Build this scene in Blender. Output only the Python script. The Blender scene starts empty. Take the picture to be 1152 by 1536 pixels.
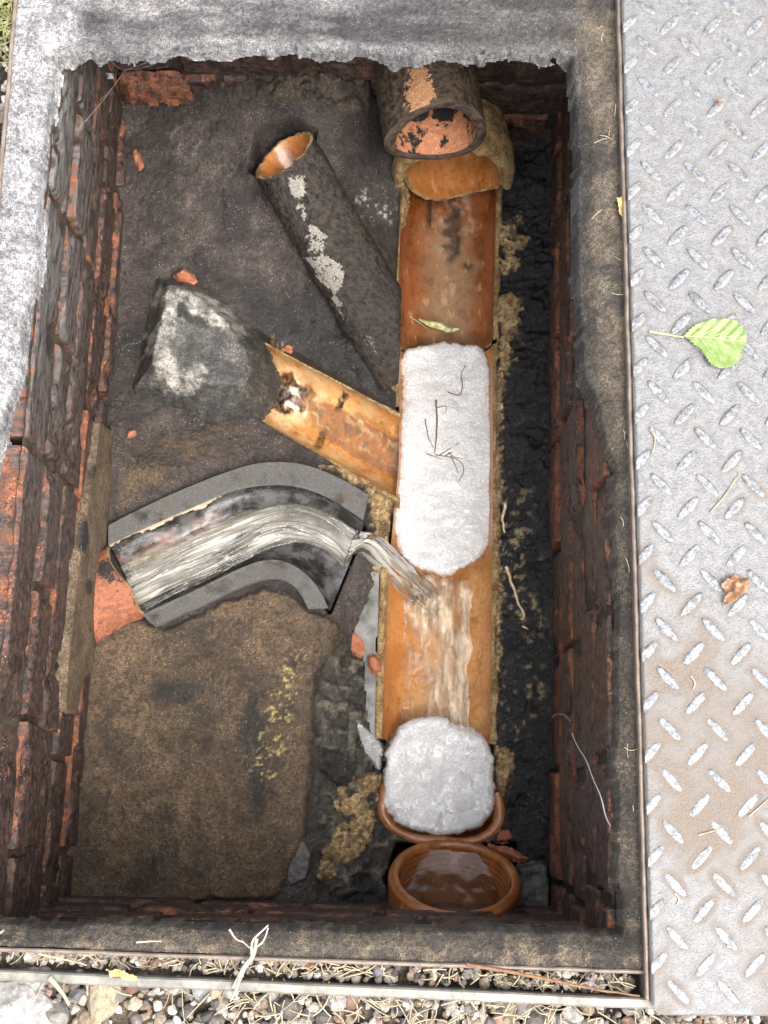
import bpy, math, random
import numpy as np

# ------------------------------------------------------------------ camera, world, light
F = 2077.0; H = 1.075                       # focal length in photo pixels, camera height over the rim (m)
_dn = np.array([552-576, 768-1208, -F]); ZA = -_dn/np.linalg.norm(_dn)
_y = np.array([800-576, 768+9022, -F]); _y = _y-ZA*(_y@ZA); YA = _y/np.linalg.norm(_y)
XA = np.cross(YA, ZA)
RM = np.array([XA, YA, ZA])                 # camera axes -> world
sc = bpy.context.scene
cam = bpy.data.cameras.new('camera'); camo = bpy.data.objects.new('camera', cam)
sc.collection.objects.link(camo); sc.camera = camo
cam.sensor_fit = 'VERTICAL'; cam.sensor_height = 36.0; cam.lens = 36.0*F/1536
cam.clip_start = 0.02; cam.clip_end = 400
import mathutils
M4 = mathutils.Matrix.Identity(4)
for i in range(3):
    for j in range(3): M4[i][j] = RM[i][j]
M4[2][3] = H
camo.matrix_world = M4

SUN_EL, SUN_AZ = math.radians(62), math.radians(138)   # azimuth clockwise from +Y
w = bpy.data.worlds.new('World'); sc.world = w; w.use_nodes = True
wn = w.node_tree.nodes; wl = w.node_tree.links
sky = wn.new('ShaderNodeTexSky'); sky.sky_type = 'NISHITA'; sky.sun_disc = False
sky.sun_elevation = SUN_EL; sky.sun_rotation = SUN_AZ
sky.air_density = 1.0; sky.dust_density = 4.0; sky.ozone_density = 1.0
hs = wn.new('ShaderNodeHueSaturation'); hs.inputs['Saturation'].default_value = 0.3
wl.new(sky.outputs[0], hs.inputs['Color']); wl.new(hs.outputs[0], wn['Background'].inputs[0])
wn['Background'].inputs[1].default_value = 0.15
sl = bpy.data.lights.new('sun', 'SUN'); sl.energy = 0.85; sl.angle = math.radians(40); sl.color = (1.0, 0.96, 0.9)
so = bpy.data.objects.new('sun', sl); sc.collection.objects.link(so)
sd = mathutils.Vector((math.sin(SUN_AZ)*math.cos(SUN_EL), math.cos(SUN_AZ)*math.cos(SUN_EL), math.sin(SUN_EL)))
so.rotation_euler = sd.to_track_quat('Z', 'Y').to_euler(); so.location = sd*4
sc.view_settings.view_transform = 'Standard'; sc.view_settings.look = 'None'
sc.view_settings.gamma = 1.0; sc.view_settings.use_curve_mapping = False
sc.view_settings.exposure = 1.9
sc.render.engine = 'CYCLES'
sc.cycles.use_denoising = True
sc.cycles.max_bounces = 8; sc.cycles.transparent_max_bounces = 12
sc.cycles.sample_clamp_indirect = 6

# ------------------------------------------------------------------ helpers: pixels, noise, polygons
COL = sc.collection
rng = np.random.default_rng(7); random.seed(7)

def P(x, y, z):
    """photo pixel + known height -> world point(s)"""
    x = np.asarray(x, float); y = np.asarray(y, float); z = np.asarray(z, float)
    x, y, z = np.broadcast_arrays(x, y, z)
    d = np.stack([x-576, 768-y, np.full(x.shape, -F)], -1) @ RM.T
    t = (z-H)/d[..., 2]
    return np.array([0, 0, H])+d*t[..., None]
def PL(pts, z):
    a = np.array(pts, float)
    if a.shape[1] == 3: return P(a[:, 0], a[:, 1], a[:, 2])
    return P(a[:, 0], a[:, 1], z)
def PJ(p):
    c = (np.asarray(p, float)-[0, 0, H]) @ RM
    return 576-F*c[..., 0]/c[..., 2], 768+F*c[..., 1]/c[..., 2]

def _hash(i, j, k, s):
    n = (i.astype(np.int64)*374761393+j.astype(np.int64)*668265263+k.astype(np.int64)*2147483647+s*974634777) & 0xffffffff
    n = ((n ^ (n >> 13))*1274126177) & 0xffffffff
    n = ((n ^ (n >> 16))*2246822519) & 0xffffffff
    return ((n ^ (n >> 15)) & 0xffff)/65535.0
def vnoise(p, s=0):
    f = np.floor(p); i = f.astype(np.int64); u = p-f; u = u*u*u*(u*(u*6-15)+10)
    r = 0
    for a in (0, 1):
        for b in (0, 1):
            for c in (0, 1):
                wgt = (u[..., 0] if a else 1-u[..., 0])*(u[..., 1] if b else 1-u[..., 1])*(u[..., 2] if c else 1-u[..., 2])
                r = r+wgt*_hash(i[..., 0]+a, i[..., 1]+b, i[..., 2]+c, s)
    return r*2-1
def fbm(p, scale, octv=4, s=0, stretch=(1, 1, 1), gain=0.55):
    p = np.asarray(p, float)*scale*np.array(stretch)
    a, r, t = 1.0, 0, 0
    for o in range(octv):
        r = r+a*vnoise(p, s+o*17); t += a; a *= gain; p = p*2.03+3.7
    return r/t
def sstep(a, b, x):
    t = np.clip((x-a)/(b-a+1e-12), 0, 1); return t*t*(3-2*t)
def sdf(px, py, poly):
    """signed distance, positive inside"""
    poly = np.asarray(poly, float)[:, :2]; n = len(poly)
    d = np.full(np.shape(px), 1e9); ins = np.zeros(np.shape(px), bool)
    for a in range(n):
        x0, y0 = poly[a]; x1, y1 = poly[(a+1) % n]
        ex, ey = x1-x0, y1-y0; wx, wy = px-x0, py-y0
        t = np.clip((wx*ex+wy*ey)/(ex*ex+ey*ey+1e-15), 0, 1)
        d = np.minimum(d, (wx-ex*t)**2+(wy-ey*t)**2)
        c = ((y0 <= py) & (y1 > py)) | ((y1 <= py) & (y0 > py))
        xi = x0+(py-y0)/(y1-y0 if abs(y1-y0) > 1e-12 else 1e-12)*ex
        ins ^= c & (px < xi)
    d = np.sqrt(d); return np.where(ins, d, -d)
def linedist(px, py, pts):
    pts = np.asarray(pts, float); d = np.full(np.shape(px), 1e9)
    for a in range(len(pts)-1):
        x0, y0 = pts[a][:2]; x1, y1 = pts[a+1][:2]; ex, ey = x1-x0, y1-y0
        t = np.clip(((px-x0)*ex+(py-y0)*ey)/(ex*ex+ey*ey+1e-15), 0, 1)
        d = np.minimum(d, np.hypot(px-x0-ex*t, py-y0-ey*t))
    return d
def resample(pts, n):
    pts = np.asarray(pts, float); s = np.r_[0, np.cumsum(np.linalg.norm(np.diff(pts, axis=0), axis=1))]
    t = np.linspace(0, s[-1], n)
    return np.stack([np.interp(t, s, pts[:, k]) for k in range(pts.shape[1])], -1)
def smoothline(pts, n, it=2):
    p = np.asarray(pts, float)
    for _ in range(it):
        q = [p[0]]
        for a in range(len(p)-1):
            q += [p[a]*.75+p[a+1]*.25, p[a]*.25+p[a+1]*.75]
        q.append(p[-1]); p = np.array(q)
    return resample(p, n)
def lin(r, g, b, k=1.0):
    c = np.array([r, g, b])/255.0
    return np.where(c <= .04045, c/12.92, ((c+.055)/1.055)**2.4)*k

# ------------------------------------------------------------------ helpers: meshes and objects
def mesh(name, v, f, mat=None, parent=None, smooth=True, attrs=None):
    v = np.asarray(v, float)
    me = bpy.data.meshes.new(name)
    if isinstance(f, np.ndarray):
        k = f.shape[1]
        me.vertices.add(len(v)); me.vertices.foreach_set('co', v.ravel())
        me.loops.add(f.size); me.loops.foreach_set('vertex_index', f.ravel().astype(np.int32))
        me.polygons.add(len(f)); me.polygons.foreach_set('loop_start', np.arange(0, f.size, k, dtype=np.int32))
        me.update(calc_edges=True)
    else:
        me.from_pydata([tuple(q) for q in v], [], f); me.update()
    me.polygons.foreach_set('use_smooth', np.full(len(me.polygons), smooth))
    for an, av in (attrs or {}).items():
        av = np.asarray(av, float)
        if av.ndim == 1:
            at = me.attributes.new(an, 'FLOAT', 'POINT'); at.data.foreach_set('value', av)
        else:
            at = me.attributes.new(an, 'FLOAT_COLOR', 'POINT')
            at.data.foreach_set('color', np.c_[av, np.ones(len(av))].ravel())
    o = bpy.data.objects.new(name, me); COL.objects.link(o)
    if mat: me.materials.append(mat)
    if parent: o.parent = parent
    return o
def recenter(o):
    me = o.data; n = len(me.vertices); a = np.empty(n*3); me.vertices.foreach_get('co', a); a = a.reshape(-1, 3)
    c = (a.min(0)+a.max(0))/2; c[2] = a[:, 2].min(); a -= c; me.vertices.foreach_set('co', a.ravel()); me.update()
    o.location = c; return o
def tag(o, label=None, cat=None, group=None, kind=None):
    for k, v in (('label', label), ('category', cat), ('group', group), ('kind', kind)):
        if v: o[k] = v
    return o
def empty(name, label, cat, group=None, loc=(0, 0, 0)):
    o = bpy.data.objects.new(name, None); COL.objects.link(o); o.empty_display_size = .05
    tag(o, label, cat, group); return o
def gridfaces(nu, nv, keep=None, wrap=False):
    i = np.arange(nu-1)[:, None]; j = np.arange(nv if wrap else nv-1)[None, :]
    a = i*nv+j; b = i*nv+(j+1) % nv
    f = np.stack([a, a+nv, b+nv, b], -1).reshape(-1, 4)
    if keep is not None: f = f[keep.ravel()[f].all(1)]
    return f
def compact(v, f, attrs):
    u, inv = np.unique(f, return_inverse=True)
    return v[u], inv.reshape(f.shape), {k: a[u] for k, a in (attrs or {}).items()}
def heightfield(name, x0, x1, y0, y1, res, fn, mat, parent=None):
    """fn(X, Y) -> Z, keep, attrs   on flat arrays"""
    nx, ny = int((x1-x0)/res)+1, int((y1-y0)/res)+1
    X, Y = np.meshgrid(np.linspace(x0, x1, nx), np.linspace(y0, y1, ny), indexing='ij'); X, Y = X.ravel(), Y.ravel()
    Z, keep, attrs = fn(X, Y)
    v = np.stack([X, Y, Z], -1); f = gridfaces(nx, ny, keep)
    v, f, attrs = compact(v, f, attrs)
    return mesh(name, v, f, mat, parent, True, attrs)
def loft(name, rows, mat, parent=None, attrs=None, flip=False, smooth=True):
    rows = np.asarray(rows, float); nu, nv = rows.shape[:2]
    f = gridfaces(nu, nv)
    if flip: f = f[:, ::-1]
    return mesh(name, rows.reshape(-1, 3), f, mat, parent, smooth, attrs)
def tubegeo(path, rad, seg=6):
    path = np.asarray(path, float); n = len(path); rad = np.broadcast_to(rad, (n,))
    T = np.gradient(path, axis=0); T /= np.linalg.norm(T, axis=1)[:, None]+1e-12
    up = np.array([0.13, 0.21, 0.97]); U = np.cross(T, up); U /= np.linalg.norm(U, axis=1)[:, None]+1e-9; W = np.cross(U, T)
    a = np.arange(seg)*2*math.pi/seg
    v = path[:, None]+rad[:, None, None]*(np.cos(a)[None, :, None]*U[:, None]+np.sin(a)[None, :, None]*W[:, None])
    return v.reshape(-1, 3), gridfaces(n, seg, wrap=True)
def join(parts):
    vs, fs, o = [], [], 0
    for v, f in parts: vs.append(v); fs.append(f+o); o += len(v)
    return np.concatenate(vs), np.concatenate(fs)

# ------------------------------------------------------------------ helpers: node materials
class NB:
    def __init__(s, name):
        s.m = bpy.data.materials.new(name); s.m.use_nodes = True; s.t = s.m.node_tree
        s.N = s.t.nodes; s.L = s.t.links; s.N.clear()
        s.out = s.N.new('ShaderNodeOutputMaterial')
    def put(s, sock, v):
        if v is None: return
        if isinstance(v, bpy.types.NodeSocket): s.L.new(v, sock)
        else:
            if sock.type == 'RGBA' and not np.isscalar(v): v = tuple(v)[:3]+(1,)
            elif sock.type == 'RGBA': v = (v, v, v, 1)
            elif sock.type == 'VECTOR' and np.isscalar(v): v = (v, v, v)
            elif sock.type == 'VECTOR': v = tuple(float(q) for q in v)
            sock.default_value = v
    def pos(s, scale=(1, 1, 1)):
        g = s.N.new('ShaderNodeNewGeometry').outputs['Position']
        if scale == (1, 1, 1): return g
        return s.vm('MULTIPLY', g, scale)
    def vm(s, op, a, b):
        n = s.N.new('ShaderNodeVectorMath'); n.operation = op; s.put(n.inputs[0], a); s.put(n.inputs[1], b); return n.outputs[0]
    def noise(s, vec, scale, det=5, rough=.6, dist=0, col=False):
        n = s.N.new('ShaderNodeTexNoise'); s.put(n.inputs['Vector'], vec); n.inputs['Scale'].default_value = scale
        n.inputs['Detail'].default_value = det; n.inputs['Roughness'].default_value = rough; n.inputs['Distortion'].default_value = dist
        return n.outputs['Color' if col else 'Fac']
    def vor(s, vec, scale, feat='F1', rnd=1, out='Distance'):
        n = s.N.new('ShaderNodeTexVoronoi'); n.feature = feat; s.put(n.inputs['Vector'], vec)
        n.inputs['Scale'].default_value = scale; n.inputs['Randomness'].default_value = rnd; return n.outputs[out]
    def m_(s, op, a, b=None, clamp=False):
        n = s.N.new('ShaderNodeMath'); n.operation = op; n.use_clamp = clamp; s.put(n.inputs[0], a); s.put(n.inputs[1], b); return n.outputs[0]
    def rng(s, v, a, b, c=0, d=1):
        n = s.N.new('ShaderNodeMapRange'); n.interpolation_type = 'SMOOTHSTEP'; s.put(n.inputs[0], v)
        for k, q in zip((1, 2, 3, 4), (a, b, c, d)): n.inputs[k].default_value = q
        return n.outputs[0]
    def mix(s, fac, a, b, blend='MIX'):
        n = s.N.new('ShaderNodeMix'); n.data_type = 'RGBA'; n.blend_type = blend; n.clamp_factor = True
        s.put(n.inputs[0], fac); s.put(n.inputs[6], a); s.put(n.inputs[7], b); return n.outputs[2]
    def fmix(s, fac, a, b):
        n = s.N.new('ShaderNodeMix'); n.data_type = 'FLOAT'; s.put(n.inputs[0], fac); s.put(n.inputs[2], a); s.put(n.inputs[3], b); return n.outputs[0]
    def attr(s, name, col=False):
        n = s.N.new('ShaderNodeAttribute'); n.attribute_name = name; return n.outputs['Color' if col else 'Fac']
    def bump(s, h, strength=.5, dist=.001, nrm=None):
        n = s.N.new('ShaderNodeBump'); s.put(n.inputs['Height'], h); n.inputs['Strength'].default_value = strength
        n.inputs['Distance'].default_value = dist; s.put(n.inputs['Normal'], nrm); return n.outputs[0]
    def bsdf(s, col, rough=.7, nrm=None, metal=0, spec=.5, coat=0, coatr=.1, sss=0, trans=0, ior=1.5):
        n = s.N.new('ShaderNodeBsdfPrincipled')
        s.put(n.inputs['Base Color'], col); s.put(n.inputs['Roughness'], rough); s.put(n.inputs['Normal'], nrm)
        s.put(n.inputs['Metallic'], metal); s.put(n.inputs['Specular IOR Level'], spec); s.put(n.inputs['Coat Weight'], coat)
        n.inputs['Coat Roughness'].default_value = coatr; s.put(n.inputs['Transmission Weight'], trans); n.inputs['IOR'].default_value = ior
        if sss: n.inputs['Subsurface Weight'].default_value = sss; n.inputs['Subsurface Radius'].default_value = (.004, .004, .004)
        return n.outputs[0]
    def done(s, sh):
        s.L.new(sh, s.out.inputs['Surface']); return s.m

def m_ground_like(name, wetattr=True, bumpd=.0016, speck=.5, rough=(.75, .28), gain=1.0):
    """rough mineral surface whose macro colour is the vertex colour 'base', wetness 'wet'"""
    b = NB(name); p = b.pos(); base = b.mix(1, b.attr('base', True), (gain, gain, gain), 'MULTIPLY')
    n1 = b.noise(p, 45, 5, .65); n2 = b.noise(p, 260, 4, .7); n3 = b.noise(p, 1000, 2, .6)
    c = b.mix(b.rng(n1, .35, .65), b.mix(1, base, (.72, .71, .70), 'MULTIPLY'), b.mix(1, base, (1.25, 1.24, 1.22), 'MULTIPLY'))
    c = b.mix(b.rng(n2, .3, .7), b.mix(1, c, (.5, .49, .48), 'MULTIPLY'), b.mix(1, c, (1.5, 1.48, 1.44), 'MULTIPLY'))
    c = b.mix(b.rng(n3, .34, .66), b.mix(1, c, (.5, .49, .48), 'MULTIPLY'), b.mix(1, c, (1.6, 1.58, 1.54), 'MULTIPLY'))
    c = b.mix(b.m_('MULTIPLY', b.rng(b.vor(p, 330), .2, .1), b.rng(n1, .45, .6)), c, lin(206, 194, 176, speck))  # pale specks in the colour: grit, and painted glints of wet
    wet = b.attr('wet') if wetattr else 0.0
    r = b.fmix(wet, rough[0], b.fmix(b.rng(b.noise(p, 120, 4), .4, .62), rough[1], rough[1]+.3))
    h = b.m_('ADD', b.m_('MULTIPLY', n2, .9), b.m_('MULTIPLY', n3, .35)); h = b.m_('ADD', h, b.m_('MULTIPLY', n1, 1.2))
    return b.done(b.bsdf(c, r, b.bump(h, 1.0, bumpd), spec=.5))
M_FLOOR = m_ground_like('wet_mineral', bumpd=.0026, speck=.45, gain=.6)
M_RIM = m_ground_like('weathered_concrete', bumpd=.0022, speck=.4, rough=(.8, .42), gain=.42)
M_STONE = m_ground_like('lump_concrete', bumpd=.0018, speck=.6, gain=.62)

def m_brick():
    b = NB('tarred_brick'); p = b.pos(); wear = b.attr('wear'); pale = b.attr('pale'); L = b.attr('along', True)
    st = b.noise(L, 210, 5, .72, .6); n2 = b.noise(p, 420, 4, .7); n1 = b.noise(p, 70, 4, .6)
    org = b.mix(b.rng(n1, .3, .7), lin(112, 68, 48, .6), lin(184, 116, 80, .6))
    org = b.mix(b.rng(n2, .35, .6), b.mix(1, org, (.45, .42, .4), 'MULTIPLY'), org)
    drk = b.mix(b.rng(b.m_('ADD', b.m_('MULTIPLY', st, .3), b.m_('MULTIPLY', b.noise(p, 150, 5, .7), .7)), .40, .64), lin(27, 21, 20, .85), lin(92, 68, 58, .85))
    drk = b.mix(b.m_('MULTIPLY', b.rng(n2, .52, .72), .6), drk, lin(112, 78, 64, .7))
    drk = b.mix(b.m_('MULTIPLY', pale, b.rng(st, .36, .62)), drk, lin(176, 180, 176, .6))
    f = b.m_('ADD', wear, b.m_('MULTIPLY', b.m_('SUBTRACT', st, .5), 1.5)); f = b.m_('ADD', f, b.m_('MULTIPLY', b.m_('SUBTRACT', n2, .5), 1.5)); f = b.m_('ADD', f, b.m_('MULTIPLY', b.m_('SUBTRACT', n1, .5), .8))
    f = b.rng(f, .42, .60)
    c = b.mix(f, drk, org)
    c = b.mix(b.m_('MULTIPLY', b.rng(b.vor(p, 300), .13, .06), b.rng(n1, .5, .6)), c, lin(205, 200, 195))
    r = b.fmix(f, b.fmix(b.rng(n1, .4, .6), .36, .62), .8)
    h = b.m_('ADD', b.m_('MULTIPLY', n2, 1.0), b.m_('MULTIPLY', st, .15)); h = b.m_('SUBTRACT', h, b.m_('MULTIPLY', f, .25))
    return b.done(b.bsdf(c, r, b.bump(h, 1.0, .0014), spec=.4))
M_BRICK = m_brick()

def m_clay(name, c0, c1, rough=.3, stain=None, coat=.3, pit=.3):
    b = NB(name); p = b.pos(); n1 = b.noise(p, 22, 5, .6); n2 = b.noise(p, 200, 5, .65)
    c = b.mix(b.rng(n1, .35, .65), c0, c1)
    c = b.mix(b.rng(n2, .42, .7), c, b.mix(1, c, (.72, .66, .6), 'MULTIPLY'))
    c = b.mix(b.m_('MULTIPLY', b.rng(b.vor(p, 300), .16, .08), pit), c, lin(60, 34, 18))
    if stain: 
        c = b.mix(b.m_('MULTIPLY', b.attr('stain'), b.rng(n2, .25, .6, .55, 1)), c, b.attr('stain_col', True))
    g = b.noise(b.vm('MULTIPLY', p, (1, .45, 1)), 75, 5, .7)
    c = b.mix(b.m_('MULTIPLY', b.rng(g, .56, .66), .55), c, b.mix(1, c, (.45, .38, .32), 'MULTIPLY'))
    c = b.mix(b.m_('MULTIPLY', b.rng(g, .40, .34), .35), c, lin(214, 176, 130))
    h = b.m_('ADD', b.m_('MULTIPLY', n2, .5), b.m_('MULTIPLY', n1, .8))
    return b.done(b.bsdf(c, b.fmix(b.rng(n1, .4, .6), rough, rough+.2), b.bump(h, .7, .0009), coat=coat, coatr=.12))
M_CLAY = m_clay('orange_clay', lin(184, 126, 70, .9), lin(210, 156, 98, .9), .28, True)
M_CLAY_BROWN = m_clay('brown_glazed_clay', lin(120, 66, 32, .9), lin(156, 92, 50, .9), .26, True)
M_BORE2 = m_clay('orange_bore_clay', lin(184, 112, 52, .72), lin(212, 142, 78, .72), .35)
M_SOCKET = m_clay('red_brown_clay', lin(150, 90, 48, .8), lin(184, 118, 70, .8), .3)
M_CHIP = m_clay('brick_red_chip', lin(124, 72, 52, .8), lin(172, 108, 80, .8), .8, None, 0, .8)

def m_buff():
    b = NB('sandy_mortar'); p = b.pos(); n1 = b.noise(p, 60, 5, .6); n2 = b.noise(p, 420, 5, .7)
    c = b.mix(b.rng(n1, .35, .65), lin(146, 114, 70, .8), lin(208, 176, 124, .8))
    c = b.mix(b.rng(n2, .4, .6), b.mix(1, c, (.5, .45, .38), 'MULTIPLY'), c)
    return b.done(b.bsdf(c, .8, b.bump(b.m_('ADD', n2, n1), 1, .003)))
M_BUFF = m_buff()

def m_darkpipe(name, c0, c1, patch, pamt, rough=.5, bd=.002):
    b = NB(name); p = b.pos(); n1 = b.noise(p, 38, 6, .65); n2 = b.noise(p, 170, 5, .7); n3 = b.noise(p, 520, 4, .7)
    c = b.mix(b.rng(n2, .35, .65), c0, c1)
    c = b.mix(b.rng(n3, .55, .7), c, b.mix(1, c, (2.2, 2.1, 2.0), 'MULTIPLY'))
    s = b.attr('stain'); f = b.m_('ADD', b.m_('MULTIPLY', s, pamt), b.m_('MULTIPLY', b.m_('SUBTRACT', n2, .5), 1.1)); f = b.rng(b.m_('ADD', f, b.m_('MULTIPLY', b.m_('SUBTRACT', n3, .5), .5)), .46, .56)
    c = b.mix(f, c, b.mix(b.rng(n3, .35, .6), b.mix(1, patch, (.6, .58, .55), 'MULTIPLY'), patch))
    h = b.m_('ADD', b.m_('ADD', n1, n2), b.m_('MULTIPLY', n3, .4))
    return b.done(b.bsdf(c, b.fmix(f, b.fmix(b.rng(n2, .4, .6), rough, rough+.25), .8), b.bump(h, 1, bd)))
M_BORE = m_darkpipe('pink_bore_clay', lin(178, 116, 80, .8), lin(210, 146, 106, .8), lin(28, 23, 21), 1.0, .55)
M_PIPE = m_darkpipe('sooty_pipe', lin(36, 30, 27, .9), lin(92, 74, 58, .85), lin(196, 146, 104, .8), 1.0, .5)
M_SPUR = m_darkpipe('tarred_pipe', lin(22, 20, 19, .8), lin(70, 60, 50, .75), lin(190, 182, 170, .6), 1.0, .3, .0035)

def m_simple(name, col, rough, metal=0, var=.4, scale=120, bd=.0006, spec=.5, coat=0):
    b = NB(name); p = b.pos(); n = b.noise(p, scale, 5, .65); n2 = b.noise(p, scale*5, 4, .6); col = np.asarray(col, float)
    c = b.mix(b.rng(n, .3, .7), col*(1-var), np.minimum(col*(1+var), .95))
    return b.done(b.bsdf(c, b.fmix(n, max(.05, rough-.12), rough+.12), b.bump(b.m_('ADD', n, b.m_('MULTIPLY', n2, .5)), .7, bd), metal, spec, coat))
M_SLATE = m_simple('dark_slate', lin(66, 62, 58), .5, 0, .35, 60, .002)
M_STRAW = m_simple('dry_straw', lin(222, 206, 172, .5), .7, 0, .35, 90)
M_TWIG = m_simple('brown_twig', lin(120, 88, 62), .75, 0, .4, 200)
M_ROOT = m_simple('root_fibre', lin(104, 78, 44), .7, 0, .4, 200)
M_PALE = m_simple('pale_stem', lin(220, 208, 190, .55), .6, 0, .25, 150)
M_WEB = m_simple('spider_silk', lin(200, 200, 200), .5, 0, .1)
M_TISSUE = m_simple('wet_tissue', lin(206, 184, 148), .6, 0, .3, 200)
M_STEEL = m_simple('rusty_frame_steel', lin(186, 166, 150, .36), .55, .25, .3, 90)
M_RAIL = m_simple('galvanised_rail', lin(186, 180, 168, .4), .5, .3, .3, 80)

def m_plate():
    b = NB('galvanised_checker_plate'); p = b.pos()
    n1 = b.noise(p, 9, 4, .55); n2 = b.noise(p, 150, 5, .7); n3 = b.noise(p, 700, 4, .6); v = b.vor(p, 260)
    c = b.mix(b.rng(n2, .35, .65), lin(196, 195, 195, .285), lin(228, 226, 224, .285))
    c = b.mix(b.m_('MULTIPLY', b.rng(n3, .5, .66), .7), c, lin(150, 146, 144, .30))
    d = b.attr('dirt'); f = b.m_('MULTIPLY', b.rng(b.m_('ADD', d, b.m_('MULTIPLY', b.m_('SUBTRACT', n2, .5), .5)), .1, 1.1), .8)
    c = b.mix(f, c, b.mix(b.rng(n3, .35, .65), lin(166, 142, 118, .30), lin(206, 184, 162, .30)))
    c = b.mix(b.m_('MULTIPLY', b.rng(v, .14, .07), b.rng(b.noise(p, 60, 2), .52, .66)), c, lin(96, 76, 60))
    h = b.m_('ADD', b.m_('MULTIPLY', n2, .7), n3)
    return b.done(b.bsdf(c, b.fmix(f, b.fmix(n2, .36, .55), .8), b.bump(h, .8, .0009), b.m_('MULTIPLY', b.m_('SUBTRACT', 1, f), .35)))
M_PLATE = m_plate()
def m_lug():
    b = NB('polished_tread_lug'); p = b.pos(); n2 = b.noise(p, 260, 5, .7); n3 = b.noise(p, 900, 3, .6)
    c = b.mix(b.rng(n2, .35, .6), lin(166, 170, 174, .26), lin(236, 238, 240, .30))
    c = b.mix(b.m_('MULTIPLY', b.rng(n3, .52, .62), .6), c, lin(120, 118, 116, .4))
    return b.done(b.bsdf(c, b.fmix(n2, .28, .5), b.bump(n3, .8, .0006), .4))
M_LUG = m_lug()

def m_greyplastic():
    b = NB('dark_grey_vitreous'); p = b.pos(); n1 = b.noise(p, 40, 5, .6); n2 = b.noise(p, 500, 4, .65)
    c = b.mix(b.rng(n2, .25, .75), lin(88, 86, 84, .75), lin(120, 117, 113, .75))
    c = b.mix(b.rng(n1, .52, .70), c, lin(64, 58, 52, .8)); c = b.mix(b.m_('MULTIPLY', b.rng(b.noise(p, 95, 5, .7), .54, .64), .7), c, lin(112, 96, 76, .7)); c = b.mix(b.m_('MULTIPLY', b.rng(b.vor(p, 260), .14, .08), .8), c, lin(190, 184, 174, .7))
    rib = b.N.new('ShaderNodeTexWave'); rib.wave_type = 'BANDS'; rib.bands_direction = 'X'
    b.put(rib.inputs['Vector'], b.attr('flow', True)); rib.inputs['Scale'].default_value = 60; rib.inputs['Distortion'].default_value = 0
    rib.inputs['Detail'].default_value = 0
    h = b.m_('ADD', b.m_('MULTIPLY', rib.outputs['Fac'], .55), n2)
    return b.done(b.bsdf(c, .42, b.bump(h, .6, .0006)))
M_GREY = m_greyplastic()
def m_trough():
    b = NB('wet_grey_trough'); p = b.pos(); s = b.attr('stain'); n = b.noise(p, 130, 5, .7); n1 = b.noise(p, 50, 4)
    c = b.mix(b.rng(n1, .4, .65), lin(36, 34, 32, .8), lin(92, 90, 88, .7))
    c = b.mix(b.rng(b.m_('ADD', s, b.m_('MULTIPLY', b.m_('SUBTRACT', n, .5), .9)), .5, .62), c, lin(206, 186, 160))
    c = b.mix(b.rng(b.m_('ADD', b.attr('red'), b.m_('MULTIPLY', b.m_('SUBTRACT', n, .5), .7)), .4, .75), c, lin(98, 66, 54))
    return b.done(b.bsdf(c, b.fmix(b.rng(n1, .4, .6), .12, .35), b.bump(n, .5, .001), coat=.4))
M_TROUGH = m_trough()

def m_foam():
    b = NB('soap_foam'); p = b.pos(); n = b.noise(p, 24, 4, .6)
    v1 = b.vor(p, 340); v2 = b.vor(p, 760); v3 = b.vor(p, 190)
    big = b.rng(b.noise(p, 70, 3), .5, .62)
    h = b.m_('ADD', b.m_('MULTIPLY', b.rng(v1, .6, 0), .8), b.m_('MULTIPLY', b.rng(v2, .6, 0), .4))
    h = b.m_('ADD', h, b.m_('MULTIPLY', b.rng(v3, .42, 0), b.m_('MULTIPLY', big, 1.4)))
    c = b.mix(b.rng(n, .35, .65), (.51, .495, .48), (.60, .59, .58))
    c = b.mix(b.m_('MULTIPLY', b.rng(v1, .36, .62), .5), c, (.38, .365, .35))
    c = b.mix(b.m_('MULTIPLY', b.rng(v3, .3, .42), b.m_('MULTIPLY', big, .5)), c, (.46, .435, .415)); c = b.mix(b.m_('MULTIPLY', b.rng(b.noise(p, 14, 4, .6), .52, .7), .35), c, (.52, .46, .42)); c = b.mix(b.rng(b.vor(p, 640), .18, .1), c, (.95, .95, .95))  # near-white dots are bubble sparkles painted into the colour
    c = b.mix(b.attr('thin'), c, b.attr('thin_col', True))
    sh = b.bsdf(c, .3, b.bump(h, .8, .00045), sss=.3, coat=.3, coatr=.12)
    tr = b.N.new('ShaderNodeBsdfTransparent'); mx = b.N.new('ShaderNodeMixShader')
    b.put(mx.inputs[0], b.m_('MULTIPLY', b.attr('thin'), b.rng(b.m_('ADD', v1, b.m_('MULTIPLY', v3, .6)), .35, .65))); b.L.new(sh, mx.inputs[1]); b.L.new(tr.outputs[0], mx.inputs[2])
    return b.done(mx.outputs[0])
M_FOAM = m_foam()

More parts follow.
